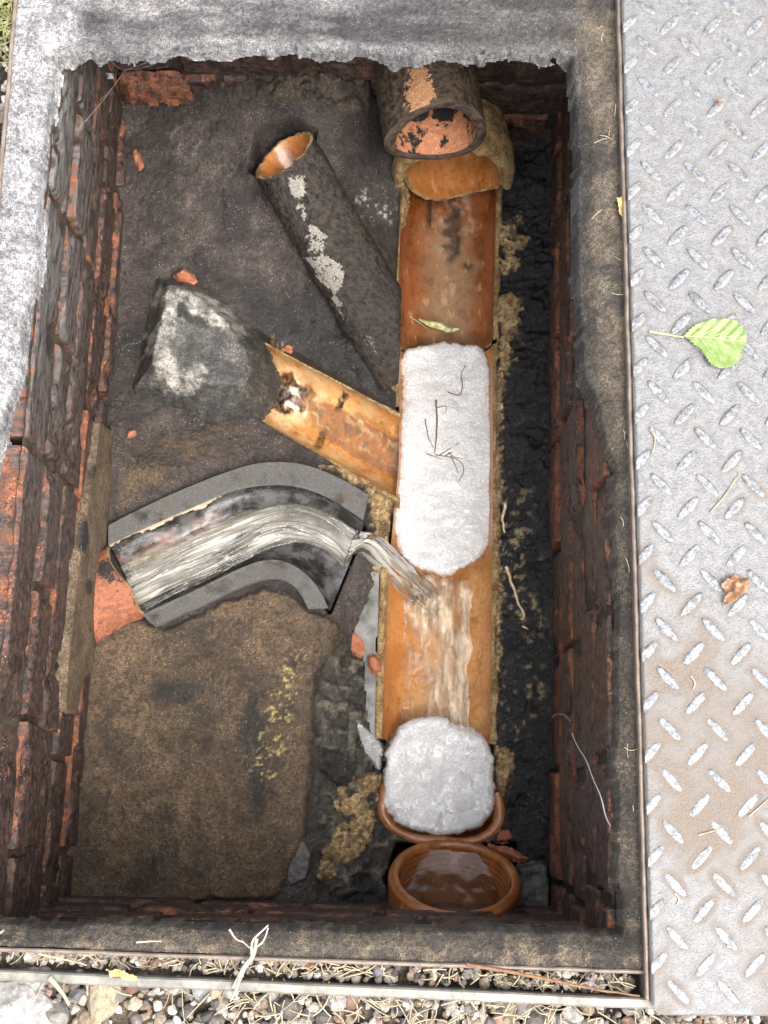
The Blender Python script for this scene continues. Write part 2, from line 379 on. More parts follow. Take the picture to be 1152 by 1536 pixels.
def m_water(name, tint, murk, murk_col, streak=(1, 1, 1), rippled=.0022, amt=1.0, soft=False):
    """thin clear water: Fresnel gloss over a tinted see-through body; churned white water is a scattering share"""
    b = NB(name); p = b.attr('flow', True); q = b.pos()
    n = b.noise(b.vm('MULTIPLY', p, streak), 1, 1.8 if soft else 6, .45 if soft else .62, .3); n2 = b.noise(q, 130, 4, .6); n3 = b.noise(b.vm('MULTIPLY', p, tuple(2.3*s for s in streak)), 1, 2 if soft else 5, .5)
    nr = b.bump(b.m_('ADD', b.m_('MULTIPLY', n, 1.2), b.m_('ADD', b.m_('MULTIPLY', n2, .6), b.m_('MULTIPLY', n3, .5))), 1, rippled)
    tr = b.N.new('ShaderNodeBsdfTransparent'); b.put(tr.inputs[0], tint)
    col = b.mix(b.rng(n3, .3, .68), np.asarray(murk_col)*(.84 if soft else .55), murk_col)
    df = b.bsdf(col, .3, nr)
    ms = b.N.new('ShaderNodeMixShader')
    f = b.m_('MULTIPLY', b.attr('churn'), b.rng(n, .36, .62, .35 if soft else .25, 1));
    if soft: f = b.m_('MULTIPLY', f, b.rng(b.noise(b.vm('MULTIPLY', p, (2.2, 6, 1)), 1, 3, .55), .32, .55, .35, 1))
    f = b.m_('ADD', b.m_('MULTIPLY', f, amt), murk, True)
    b.put(ms.inputs[0], f); b.L.new(tr.outputs[0], ms.inputs[1]); b.L.new(df, ms.inputs[2])
    gl = b.N.new('ShaderNodeBsdfGlossy'); gl.inputs['Roughness'].default_value = .1 if soft else .06; b.L.new(nr, gl.inputs['Normal'])
    fr = b.N.new('ShaderNodeFresnel'); fr.inputs[0].default_value = 1.33; b.L.new(nr, fr.inputs['Normal'])
    m2 = b.N.new('ShaderNodeMixShader'); b.put(m2.inputs[0], b.m_('MULTIPLY', fr.outputs[0], 1.0)); b.L.new(ms.outputs[0], m2.inputs[1]); b.L.new(gl.outputs[0], m2.inputs[2])
    return b.done(m2.outputs[0])
M_WATER = m_water('clear_shallow_water', (.95, .90, .80), .0, lin(232, 206, 170, .9), (60, 14, 60))
M_RUSH = m_water('rushing_water', (.66, .61, .50), .12, lin(200, 193, 180, .66), (1.1, 3.0, 1), .0013, amt=.68, soft=True)
M_MILK = m_water('cloudy_puddle_water', (.55, .55, .5), .4, lin(150, 146, 136, .55), (40, 40, 40), .0002)
M_POOL = m_water('still_pool_water', (.85, .74, .58), .08, lin(160, 120, 80, .7), (30, 30, 30), .0002)

def m_leaf(name, c0, c1):
    b = NB(name); p = b.pos(); n = b.noise(p, 140, 5, .6); c = b.mix(b.rng(n, .35, .65), c0, c1)
    return b.done(b.bsdf(c, .4, b.bump(n, .5, .0006), sss=0))
M_LEAF = m_leaf('fresh_green_leaf', lin(150, 182, 92, .42), lin(192, 212, 138, .42))
M_VEIN = m_leaf('leaf_vein', lin(206, 222, 150, .46), lin(224, 232, 176, .46))
M_DEAD = m_leaf('dead_brown_leaf', lin(150, 96, 58, .42), lin(216, 166, 122, .42))
M_YLEAF = m_leaf('yellow_dry_leaf', lin(200, 160, 90, .7), lin(222, 190, 130, .7))

def m_gravel():
    b = NB('gravel_stone'); p = b.pos(); base = b.attr('base', True); n = b.noise(p, 200, 5, .7)
    c = b.mix(b.rng(n, .3, .7), b.mix(1, base, (.6, .6, .6), 'MULTIPLY'), b.mix(1, base, (1.35, 1.33, 1.3), 'MULTIPLY'))
    return b.done(b.bsdf(c, .75, b.bump(b.noise(p, 500, 4, .65), .8, .0012)))
M_GRAVEL = m_gravel()

# ================================================================== THE SETTING
X0, X1, Y0, Y1 = -0.291, 0.187, -0.096, 0.735      # inner faces of the four chamber walls
def PXp(px, py, xc):
    d = RM @ np.array([px-576, 768-py, -F]); t = xc/d[0]; return np.array([0, 0, H])+d*t
def PYp(px, py, yc):
    d = RM @ np.array([px-576, 768-py, -F]); t = yc/d[1]; return np.array([0, 0, H])+d*t

def lay(col, mask, rgb):
    return col*(1-mask[:, None])+np.asarray(rgb)[None, :]*mask[:, None]

def unit(v): v = np.asarray(v, float); return v/np.linalg.norm(v)
# ---- ground sheet (to the horizon, with the opening of the chamber left out)
LN_L = PL([(30, 0), (0, 220)], 0); LN_B1 = PL([(0, 1417), (930, 1457)], 0); LN_B2 = PL([(0, 1454), (975, 1503)], 0)
XL = float(LN_L[:, 0].mean())                       # outer face of the steel frame, left
def yl(line, x): return line[0, 1]+(x-line[0, 0])*(line[1, 1]-line[0, 1])/(line[1, 0]-line[0, 0])
def ground():
    near = np.arange(-.62, .62, .006)
    far = np.array([.66, .72, .8, .95, 1.2, 1.6, 2.4, 4, 8, 16, 40, 120.])
    gx = np.r_[-far[::-1], near, far]; gy = np.r_[-far[::-1]+.3, near+.3, far+.3]
    X, Y = np.meshgrid(gx, gy, indexing='ij'); X, Y = X.ravel(), Y.ravel(); p = np.stack([X, Y, 0*X], -1)
    Z = -.016+fbm(p, 14, 4, 3)*.006+fbm(p, 80, 3, 4)*.003
    keep = ~((X > XL+.006) & (X < .26) & (Y > yl(LN_B1, X)+.003) & (Y < .80))
    col = np.tile(lin(126, 112, 96, .55), (len(X), 1)); col = lay(col, sstep(-.1, .3, fbm(p, 25, 3, 5)), lin(84, 74, 62, .55))
    px, py = PJ(np.stack([X, Y, Z], -1))
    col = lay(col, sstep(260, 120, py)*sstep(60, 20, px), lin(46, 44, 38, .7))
    v = np.stack([X, Y, Z], -1); f = gridfaces(len(gx), len(gy), keep)
    v, f, a = compact(v, f, {'base': col, 'wet': np.zeros(len(X))})
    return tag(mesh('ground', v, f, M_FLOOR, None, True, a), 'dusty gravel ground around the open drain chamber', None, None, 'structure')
ground()

# ---- floor of the chamber: benching
CH_OUT = PL([(163, 818), (200, 800), (280, 765), (350, 735), (410, 726), (455, 731), (500, 750), (545, 781)], -.325)
CH_INN = PL([(213, 922), (295, 884), (360, 852), (399, 838), (430, 842), (456, 857), (478, 881), (493, 913)], -.325)
_cp = [(190, 150, -.288), (300, 145, -.268), (400, 160, -.25), (540, 170, -.26), (560, 225, -.30), (590, 330, -.335), (592, 450, -.355), (590, 590, -.368),
       (470, 380, -.325), (380, 440, -.325), (300, 300, -.295), (195, 300, -.300), (200, 420, -.312), (200, 640, -.325), (300, 650, -.333), (400, 660, -.345),
       (480, 705, -.352), (560, 740, -.362), (575, 800, -.37), (150, 790, -.33), (150, 930, -.332), (300, 960, -.335), (440, 940, -.337), (505, 930, -.345), (530, 960, -.372),
       (520, 1010, -.358), (548, 1040, -.376), (120, 1100, -.335), (115, 1340, -.335), (300, 1200, -.336), (400, 1335, -.337), (460, 1180, -.345), (520, 1150, -.36),
       (560, 1180, -.372), (570, 1340, -.362), (480, 1330, -.35), (760, 240, -.36), (755, 500, -.362), (752, 800, -.362), (750, 1120, -.366), (825, 240, -.345), (826, 600, -.343), (826, 1000, -.345),
       (828, 1250, -.352), (800, 1350, -.36), (690, 1385, -.37), (350, 530, -.332), (250, 560, -.325), (500, 530, -.345)]
_cw = PL(_cp, 0)
def _tps(r): return np.where(r > 0, r*r*np.log(r+1e-12), 0)
_K = _tps(np.linalg.norm(_cw[:, None, :2]-_cw[None, :, :2], axis=-1))+np.eye(len(_cw))*2e-4
_A = np.c_[np.ones(len(_cw)), _cw[:, :2]]
_sol = np.linalg.solve(np.block([[_K, _A], [_A.T, np.zeros((3, 3))]]), np.r_[_cw[:, 2], 0, 0, 0])
def floor_z(X, Y):
    X = np.asarray(X, float); Y = np.asarray(Y, float); z = _sol[-3]+_sol[-2]*X+_sol[-1]*Y
    for i in range(len(_cw)): z = z+_sol[i]*_tps(np.hypot(X-_cw[i, 0], Y-_cw[i, 1]))
    return np.clip(z, -.40, -.235)
MAIN_L = [(604, 268), (603, 300), (599, 400), (598, 515), (599, 610), (598, 700), (590, 780), (582, 860), (578, 960), (575, 1040), (574, 1108)]
MAIN_R = [(746, 268), (744, 300), (742, 400), (739, 515), (739, 610), (739, 700), (739, 780), (738, 860), (737, 960), (736, 1040), (735, 1116)]
BR_U = [(376, 505), (450, 546), (520, 583), (602, 628)]
BR_D = [(352, 608), (430, 652), (510, 697), (600, 748)]
CUP = [(574, 1176), (566, 1200), (566, 1222), (582, 1246), (612, 1262), (655, 1272), (702, 1271), (736, 1260), (756, 1240), (761, 1214), (752, 1186)]
def slabmask(X, Y, p):
    poly = PL([(95, 905), (250, 945), (400, 880), (462, 915), (492, 930), (508, 945), (500, 975), (472, 1012), (466, 1100), (466, 1185), (452, 1262), (436, 1300), (408, 1346), (90, 1360)], -.337)
    return sdf(X, Y, poly)+fbm(p, 60, 4, 31)*.006
def floorfn(X, Y):
    p = np.stack([X, Y, 0*X], -1); z = floor_z(X, Y)
    px, py = PJ(np.stack([X, Y, z], -1))
    w1 = fbm(p, 30, 4, 11); w2 = fbm(p, 110, 4, 12); w3 = fbm(p, 320, 3, 13); w0 = fbm(p, 9, 3, 14)
    z = z+w1*.005+w2*.0014+w3*.0009
    right = sstep(735, 745, px)*sstep(200, 230, py)
    z = z+right*(np.abs(w2)*-.007+w1*.006+.003)
    low = sstep(465, 480, px+w1*14)*sstep(930, 990, py)*(1-right)
    z = z+low*(w1*.009+w2*.005)
    mort = sstep(0, 25, sdf(px, py, [(285, 95), (560, 95), (590, 180), (540, 190), (440, 165), (340, 150), (290, 140)]))
    z = z+mort*(np.abs(w1)*.02+w2*.008)
    hl = linedist(px, py, [(440, 270), (500, 385), (555, 490), (585, 560)]); z = z+.026*np.exp(-(hl/62)**2)*(1+.4*w1)*sstep(604, 580, px)*sstep(215, 300, py)
    # raised sandy concrete slab, lower left
    sm = slabmask(X, Y, p); s1 = sstep(-.003, .003, sm)
    z = z+s1*.007
    # hollows for channels and fittings
    mainp = PL(MAIN_L+MAIN_R[::-1], -.368)[:, :2]; brp = PL(BR_U+BR_D[::-1], -.36)[:, :2]
    midp = PL([(578, 1105), (738, 1105), (746, 1190), (744, 1215), (580, 1215), (574, 1180)], -.37)[:, :2]
    cupp = PL(CUP, -.37)[:, :2]; trp = np.r_[CH_OUT[:, :2], CH_INN[::-1, :2]]
    ring = PL([(592, 1262), (775, 1262), (790, 1320), (770, 1378), (590, 1378), (575, 1320)], -.36)[:, :2]
    inl = PL([(603, 180), (748, 180), (748, 310), (603, 310)], -.37)[:, :2]
    spm = PL([(372, 258), (385, 205), (440, 192), (476, 205), (470, 240), (400, 275)], -.28)[:, :2]
    for poly, dz, off in ((mainp, .11, .004), (brp, .08, .004), (cupp, .11, 0), (midp, .11, .002), (trp, .06, .004), (ring, .10, 0), (inl, .12, .002), (spm, .045, .002)):
        d = sdf(X, Y, poly)+off; z = z-dz*sstep(0, .008, d)
    # colours
    col = np.tile(lin(64, 55, 51, 1.05), (len(X), 1))
    col = lay(col, sstep(-.3, .35, w1), lin(50, 43, 40)); col = lay(col, sstep(.0, .5, w0)*.5, lin(80, 71, 67)); col = lay(col, sstep(.1, .4, fbm(p, 20, 5, 15))*.75, lin(28, 25, 24)); col = lay(col, sstep(.15, .45, fbm(p, 38, 5, 16))*.35, lin(96, 86, 80))
    wet = np.full(len(X), .2)+.25*sstep(-.1, .3, w0)
    # dusty grey bloom, upper left corner
    bl = sstep(0, 60, sdf(px, py, [(215, 160), (330, 165), (350, 230), (300, 300), (230, 260)])); col = lay(col, bl*sstep(-.1, .4, w2)*.4, lin(130, 122, 118))
    # black wet strip beside spur and around its foot
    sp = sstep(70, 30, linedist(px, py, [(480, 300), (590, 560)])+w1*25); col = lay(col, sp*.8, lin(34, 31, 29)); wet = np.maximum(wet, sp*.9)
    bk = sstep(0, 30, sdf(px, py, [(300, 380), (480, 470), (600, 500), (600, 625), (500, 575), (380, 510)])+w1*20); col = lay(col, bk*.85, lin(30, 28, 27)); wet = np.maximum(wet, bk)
    # brown runnels between lump and bend
    br = sstep(0, 40, sdf(px, py, [(170, 620), (360, 615), (480, 690), (420, 700), (330, 700), (170, 780)])+w1*20)
    col = lay(col, br*.85, lin(56, 44, 34)); col = lay(col, br*sstep(.1, .5, fbm(p, 40, 4, 21, (1, 3, 1))), lin(84, 64, 44)); wet = np.maximum(wet, br*.9)
    lft = sstep(0, 30, sdf(px, py, [(175, 690), (270, 700), (180, 785), (150, 800)])+w1*12); col = lay(col, lft*.7, lin(104, 84, 62))
    # mortar along the back
    col = lay(col, mort*.9, lin(78, 66, 54)); col = lay(col, mort*sstep(.0, .4, w2), lin(50, 42, 36))
    # sandy slab
    col = lay(col, s1, lin(96, 78, 59)); col = lay(col, s1*sstep(.0, .4, w1)*.7, lin(66, 54, 42)); col = lay(col, s1*sstep(.05, .45, w2)*.45, lin(118, 98, 75)); col = lay(col, s1*sstep(.1, .4, fbm(p, 16, 5, 17))*.5, lin(56, 48, 39))
    for (cx, cy, rx, ry, a) in ((270, 1040, 50, 22, .8), (378, 1090, 22, 75, .9), (390, 1180, 14, 50, .7), (180, 1130, 60, 40, .35), (330, 950, 60, 26, .4), (240, 920, 60, 20, .55), (130, 1250, 30, 80, .35)):
        e = np.hypot((px-cx)/rx, (py-cy)/ry)+w2*.5+w1*.4; col = lay(col, s1*sstep(1.1, .5, e)*a, lin(46, 42, 37))
    ed = s1*sstep(.022, .004, sm)*sstep(430, 470, px+w1*20); col = lay(col, ed*.55, lin(84, 70, 54)); wet = np.where(s1 > .5, .15+.5*ed, wet)
    ye = s1*sstep(30, 8, linedist(px, py, [(440, 1000), (420, 1060), (400, 1160)])+w2*20)*sstep(.15, .45, w3); col = lay(col, ye*.8, lin(196, 178, 120))
    # dark rough wet belt between slab and channel
    col = lay(col, low*(1-s1), lin(62, 58, 50)); col = lay(col, low*(1-s1)*sstep(.0, .35, w2), lin(108, 103, 92)); col = lay(col, low*(1-s1)*sstep(.0, -.3, w1), lin(34, 33, 30))
    wet = np.where(low*(1-s1) > .5, .85, wet)
    # right-hand benching, black
    col = lay(col, right, lin(25, 23, 23)); col = lay(col, right*sstep(.15, .5, w2)*.55, lin(58, 56, 54)); wet = np.where(right > .5, 1.0, wet)
    # sandy mortar patches
    def sand(poly, soft, warp, a=1.0, s=41):
        nonlocal col, wet, z
        d = sdf(px, py, poly)+fbm(p, 70, 5, s)*warp+w3*6; m = sstep(0, soft, d)*a
        col = lay(col, m, lin(172, 142, 98)); col = lay(col, m*sstep(-.05, .35, w2), lin(122, 98, 66)); col = lay(col, m*sstep(.1, .5, w3), lin(206, 184, 144))
        wet = wet*(1-m*.8); z = z+m*.0035
    sand([(745, 330), (782, 330), (790, 370), (770, 400), (748, 410)], 6, 34, 1, 42)
    sand([(740, 440), (776, 440), (778, 500), (762, 560), (754, 600), (742, 600)], 6, 22, 1, 43)
    sand([(739, 560), (754, 560), (753, 900), (752, 1010), (738, 1010)], 5, 10, .95, 44)
    sand([(738, 1110), (762, 1120), (770, 1150), (752, 1230), (742, 1240)], 6, 18, 1, 45)
    sand([(500, 690), (560, 715), (592, 745), (588, 850), (566, 860), (556, 790), (552, 740), (480, 700)], 6, 10, 1, 46)
    sand([(586, 470), (604, 440), (604, 610), (590, 600), (582, 605)], 5, 12, .9, 47)
    sand([(535, 1170), (572, 1170), (565, 1230), (540, 1290), (500, 1322), (470, 1318), (500, 1260)], 6, 44, 1, 48)
    sand([(405, 505), (440, 545), (420, 560), (395, 600), (385, 560)], 5, 12, .8, 49)
    # pale scum flecks on the black strip
    fl = right*sstep(40, 5, linedist(px, py, [(760, 760), (775, 880), (800, 960), (790, 1010), (775, 1100)])+w1*40)*sstep(.12, .4, fbm(p, 160, 4, 51)); col = lay(col, fl*.8, lin(176, 158, 120))
    gl = sstep(0, 20, sdf(px, py, [(520, 300), (590, 280), (600, 350), (560, 340)])+w2*40)*sstep(.1, .35, w3); col = lay(col, gl*.8, lin(178, 176, 172))
    keep = np.ones(len(X), bool)
    return z, keep, {'base': col, 'wet': np.clip(wet, 0, 1)}
fl = heightfield('chamber_floor', X0-.012, X1+.012, Y0-.012, Y1+.012, .00165, floorfn, M_FLOOR)
tag(fl, 'dark stained concrete benching on the bottom of the drain chamber', None, None, 'structure')

# ---- concrete surround of the opening
OPEN = PL([(84, 78), (62, 200), (52, 320), (42, 420), (24, 545), (0, 620), (-30, 800), (-36, 1000), (-36, 1200), (-34, 1384), (200, 1391), (400, 1395), (640, 1398), (932, 1399),
           (931, 1300), (927, 1000), (926, 700), (908, 640), (898, 590), (880, 560), (873, 500), (869, 400), (868, 200), (864, 130), (860, 80),
           (800, 78), (700, 80), (560, 76), (400, 78), (250, 74)], 0)[:, :2]
def rimfn(part):
    def fn(X, Y):
        p = np.stack([X, Y, 0*X], -1)
        w1 = fbm(p, 26, 4, 61); w2 = fbm(p, 110, 4, 62); w3 = fbm(p, 300, 3, 63); w0 = fbm(p, 8, 3, 64)
        top = sstep(.56, .61, Y)*sstep(-.275, -.255, X)*sstep(.158, .145, X)
        d = sdf(X, Y, OPEN)
        d = d+(1-top)*(w1*.004+w2*.0015)+top*(fbm(p, 38, 2, 65)*.007+fbm(p, 110, 2, 66)*.004*(.4+1.6*sstep(-.2, .4, fbm(p, 22, 2, 68)))+sstep(.25, .5, fbm(p, 17, 2, 69))*-.012)
        rt = sstep(.30, .36, Y)*sstep(.615, .60, Y)*sstep(.145, .155, X)
        drop = .022*(1-top)*(1-rt)+.009*top*(1-rt)+.022*rt
        z = w1*.0022+w2*.0012+w3*.0006-.007*sstep(-.014, .001, d)*(1-.6*top)-.006*rt*sstep(-.03, 0, d)
        sl_ = 16-11*top; z = z-np.clip(d*sl_, 0, drop)
        keep = d < drop/sl_+.0025
        yb = yl(LN_B1, X)
        inside = (X >= XL+.001) & (Y >= yb-.0015)
        a = 'lbrt'.index(part)
        d1 = X-(-.262); d2 = -.06-Y
        left = (X < -.262); bot = (~left) & (Y < -.06); right = (~left) & (~bot) & (X > .145); topp = ~(left | bot | right)
        sel = (left, bot, right, topp)[a]
        # keep one-cell overlap so that the slabs butt
        e = .0028
        sel = {'l': X < -.262+e, 'b': (X > -.262-e) & (Y < -.06+e), 'r': (X > .145-e) & (Y > -.06-e), 't': (X > -.262-e) & (X < .145+e) & (Y > .4)}[part]
        keep = keep & inside & sel
        st = fbm(p, 60, 5, 67, (.14, 1, 1)); n_ = len(X)
        ct = np.tile(lin(150, 147, 150, .52), (n_, 1)); ct = lay(ct, sstep(.0, .35, st)*.8, lin(206, 203, 206, .55)); ct = lay(ct, sstep(.0, -.3, st)*.85, lin(78, 74, 74, .62))
        ct = lay(ct, sstep(-.03, .13, X+w1*.06)*.7, lin(84, 78, 74, .62)); ct = lay(ct, sstep(-.008, 0, d)*.35, lin(190, 192, 198, .62))
        cl = np.tile(lin(196, 197, 203, .88), (n_, 1)); cl = lay(cl, sstep(.1, .5, w1)*.5, lin(222, 222, 224, .9)); cl = lay(cl, sstep(.0, .5, w2)*.5, lin(136, 132, 134, .62)); cl = lay(cl, sstep(.3, .1, Y)*.75, lin(110, 102, 94, .62))
        cr = np.tile(lin(128, 115, 99, .8), (n_, 1)); cr = lay(cr, sstep(.0, .35, w1)*.8, lin(72, 66, 62, .62)); cr = lay(cr, sstep(.1, .4, w2)*.5, lin(160, 142, 116, .62)); cr = lay(cr, sstep(.010, -.002, -d)*(.3+.6*sstep(.28, .36, Y)), lin(52, 46, 41, .62))
        cr = lay(cr, sstep(.2, .3, w0)*sstep(.15, .35, w2)*sstep(.4, .2, Y), lin(196, 186, 150, .62)); cr = lay(cr, sstep(.42, .25, Y)*.5, lin(88, 79, 68, .7))
        cb = np.tile(lin(112, 102, 90, .8), (n_, 1)); cb = lay(cb, sstep(.0, .35, w1)*.7, lin(66, 59, 52, .75)); cb = lay(cb, sstep(.05, .35, w2)*.7, lin(164, 146, 122, .75)); cb = lay(cb, sstep(-.012, .002, d)*.7, lin(52, 44, 38, .7))
        ql = sstep(-.245, -.275, X+w1*.015); qb = sstep(-.05, -.075, Y+w1*.015); qr = sstep(.145, .185, X+w1*.02)
        col = ct; col = col*(1-ql[:, None])+cl*ql[:, None]; col = col*(1-qr[:, None])+cr*qr[:, None]; col = col*(1-qb[:, None])+cb*qb[:, None]
        wet = (.75*(1-ql)+.9*ql)*(1-qr)+.25*qr; wet = wet*(1-qb)+.2*qb
        return z, keep, {'base': col, 'wet': wet}
    return fn
rim = empty('concrete_surround', 'weathered concrete surround framing the open drain chamber, ragged along its far lip', 'concrete surround')
for part, lab in (('l', 'pale bright concrete strip'), ('b', 'dark dirty concrete strip at the near edge'), ('r', 'brown speckled concrete strip beside the metal plate'), ('t', 'grey streaked concrete lip with a ragged broken edge')):
    bx = {'l': (XL, -.255, -.13, .82), 'b': (-.27, .262, -.13, -.052), 'r': (.138, .262, -.07, .82), 't': (-.27, .152, .55, .82)}[part]
    o = heightfield('rim_slab', bx[0], bx[1], bx[2], bx[3], .0018 if part in 'br' else .0013, rimfn(part), M_RIM, rim); o['label'] = lab

# ---- steel frame of the cover
frame = empty('cover_frame', 'rusty steel cover frame set into the ground around the opening', 'frame')
def bar(name, a, b, wid, z0, z1, mat, parent, n=60, wob=.0006):
    a = np.asarray(a, float)[:2]; b = np.asarray(b, float)[:2]; t = np.linspace(0, 1, n); d = (b-a)/np.linalg.norm(b-a); nn = np.array([-d[1], d[0]])
    c = a[None]+(b-a)[None]*t[:, None]; q = np.c_[c, 0*t]
    c = c+nn[None]*(fbm(q, 40, 3, 71)*wob)[:, None]; hh = fbm(q, 60, 3, 72)*wob
    rows = []
    r = min(.0012, wid*.3)
    for off, z in ((-wid/2, z0), (-wid/2, z1-r), (-wid/2+r, z1), (wid/2-r, z1), (wid/2, z1-r), (wid/2, z0)):
        rows.append(np.c_[c+nn[None]*off, np.full(n, z)+(hh if z > z0 else 0)])
    return loft(name, np.stack(rows, 1), mat, parent, smooth=False, flip=True)
bar('inner_flange', LN_B1[0]-[.05, 0.0026, 0], LN_B1[1]+[.02, -.0002, 0], .003, -.03, .003, M_STEEL, frame)
bar('outer_rail', LN_B2[0]-[.05, .003, 0], LN_B2[1]+[.05, -.002, 0], .0075, -.03, .004, M_RAIL, frame)
bar('inner_flange', (XL, -.115), (XL, .82), .003, -.03, .0035, M_STEEL, frame)
_f0, _f1 = P(972, 1500, .009), P(928, 0, .009); _f2 = _f1+(_f1-_f0)*.2
bar('inner_flange', _f0[:2], _f2[:2], .003, -.03, .009, M_STEEL, frame)

# ---- brick walls
def brickwall(name, label, org, U, N, ulen, zs, lens, mortar_col, wearfn, palefn, offfn, seed, start=None, skip=None):
    root = empty(name, label, 'wall')
    org = np.asarray(org, float); U = np.asarray(U, float); N = np.asarray(N, float); R = np.random.default_rng(seed)
    # recessed mortar
    nu, nv = int(ulen/.006), int((zs[-1]-zs[0])/.006)
    uu, zz = np.meshgrid(np.linspace(-.02, ulen+.02, nu), np.linspace(zs[0]-.01, zs[-1], nv), indexing='ij')
    p = org+uu[..., None]*U+zz[..., None]*np.array([0, 0, 1]); dd = -.0045+fbm(p, 90, 4, seed)*.003; q = p+dd[..., None]*N
    f = gridfaces(nu, nv); f = f if np.cross(U, [0, 0, 1])@N > 0 else f[:, ::-1]
    col = np.tile(mortar_col, (nu*nv, 1)); col = lay(col, sstep(0, .4, fbm(p.reshape(-1, 3), 60, 4, seed+1)), np.asarray(mortar_col)*.45)
    mesh('mortar', q.reshape(-1, 3), f, M_FLOOR, root, True, {'base': col, 'wet': np.full(nu*nv, .4)})
    for k in range(len(zs)-1):
        L = lens[k % len(lens)]; u = -R.uniform(.2, .9)*L if start is None else start[k]
        while u < ulen:
            ln = L*R.uniform(.96, 1.04); j = .008+R.uniform(-.002, .003)
            a0, a1 = max(u, -.02), min(u+ln, ulen+.02); u += ln+j
            if a1-a0 < .02: continue
            c0, c1 = zs[k]+.004+R.uniform(-.002, .002), zs[k+1]-.004+R.uniform(-.002, .002)
            if skip and skip(k, (a0+a1)/2): continue
            eg = np.array([0, .0009, .0020, .0034])
            A = np.r_[a0+eg, np.linspace(a0+.0055, a1-.0055, max(4, int((a1-a0)/.005))), (a1-eg)[::-1]]; C = np.r_[c0+eg, np.linspace(c0+.0055, c1-.0055, 12), (c1-eg)[::-1]]; n1, n2 = len(A), len(C)
            A = np.r_[A[0], A, A[-1]]; C = np.r_[C[0], C, C[-1]]
            aa, cc = np.meshgrid(A, C, indexing='ij'); pp = org+aa[..., None]*U+cc[..., None]*np.array([0, 0, 1])
            e = np.minimum(np.minimum(aa-a0, a1-aa), np.minimum(cc-c0, c1-cc)); sd_ = int(R.integers(1000))
            en = e+fbm(pp, 200, 3, sd_)*.0022+fbm(pp, 40, 2, sd_+3)*.0015
            off = offfn(k, (a0+a1)/2)+R.uniform(-.0025, .0025); tilt = R.uniform(-.018, .018)
            d = off+tilt*(cc-(c0+c1)/2)-.0034*(1-sstep(-.0012, .0022, en))+fbm(pp, 45, 2, sd_+7)*.0007+fbm(pp*np.array([1, .3, 1]) if abs(U[1]) > .5 else pp*np.array([.3, 1, 1]), 120, 2, sd_+9)*.0003
            chip = sstep(.32, .5, fbm(pp, 28, 3, sd_+11)+.35*(1-sstep(0, .012, e))); d = d-chip*.0045
            wob = fbm(pp, 45, 3, sd_+13)*.0014
            ring = np.zeros(aa.shape, bool); ring[0] = ring[-1] = True; ring[:, 0] = ring[:, -1] = True
            d = np.where(ring, -.022, d)
            pp = pp+np.stack([0*wob, 0*wob, np.where(ring, 0, wob)], -1)
            v = pp+d[..., None]*N
            low = 1-sstep(0, .009, cc-c0)
            wear = (1-sstep(.0004, .0026, en))*.32+low*.12+chip*.15+wearfn(k, aa, cc, pp)+R.uniform(-.08, .1)
            along = np.stack([aa*.22+sd_*.013, cc, 0*aa+sd_*.007], -1)
            ff = gridfaces(n1+2, n2+2); ff = ff if np.cross(U, [0, 0, 1])@N > 0 else ff[:, ::-1]
            o = mesh('brick', v.reshape(-1, 3), ff, M_BRICK, root, True, {'wear': np.clip(wear, 0, 1).ravel(), 'pale': np.broadcast_to(palefn(k, aa, cc), aa.shape).ravel(), 'along': along.reshape(-1, 3)})
            recenter(o)
    return root
ZS = [-.352+.0645*i for i in range(6)]; ZS[-1] = -.022
# left wall: visible in full, worn orange arrises, pale bloom towards the far top
lw = brickwall('brick_wall', 'long left brick wall, black tarred bricks with worn orange edges', (X0-.0004, -.11, 0), unit((.0165, 1, 0)), unit((1, -.0165, 0)), .87, ZS, [.215, .104],
    lin(84, 70, 58), lambda k, a, c, p: sstep(-.05, .5, fbm(p, 12, 3, 81))*.20+(.12 if k == 0 else .09), lambda k, a, c: np.clip((c+.24)/.2, 0, 1)*sstep(.25, .62, a)*.5+.04,
    lambda k, a: (.003, .001, .0, .0015, .0)[k % 5], 5)
rw = brickwall('brick_wall', 'long right brick wall, dark brown bricks below the concrete beside the plate', (X1, Y0-.02, 0), (0, 1, 0), (-1, 0, 0), .86, ZS, [.104, .215],
    lin(46, 38, 32), lambda k, a, c, p: sstep(.05, .5, fbm(p, 10, 3, 82))*.22+(.26 if k == 0 else .13)+(.04 if k == 1 else 0), lambda k, a, c: 0*a+.03,
    lambda k, a: (.003, .001, .0, .0, .0)[k % 5], 6)
bw = brickwall('brick_wall', 'short near brick wall, brown wet bricks above the round clay socket', (X0-.005, Y0, 0), (1, 0, 0), (0, 1, 0), .49, ZS, [.215, .104],
    lin(46, 38, 32), lambda k, a, c, p: sstep(.0, .5, fbm(p, 12, 3, 83))*.24+.05, lambda k, a, c: 0*a+.04,
    lambda k, a: (.004, .001, .0, -.003, -.006)[k % 5], 8)
ZT = [PYp(800, 214, Y1)[2], PYp(800, 174, Y1)[2], PYp(800, 127, Y1)[2], PYp(800, 78, Y1)[2], PYp(800, 30, Y1)[2], -.03]
bt = brickwall('brick_wall', 'short far brick wall under the ragged concrete lip, where the big pipe comes out', (X0-.005, Y1, 0), (1, 0, 0), (0, -1, 0), .49, ZT, [.104, .215],
    lin(62, 50, 42), lambda k, a, c, p: sstep(.0, .5, fbm(p, 11, 3, 84))*.2+(.42 if k == 0 else .05), lambda k, a, c: 0*a+.03,
    lambda k, a: (.006, .002, .0, -.002, -.002)[k % 5], 9)

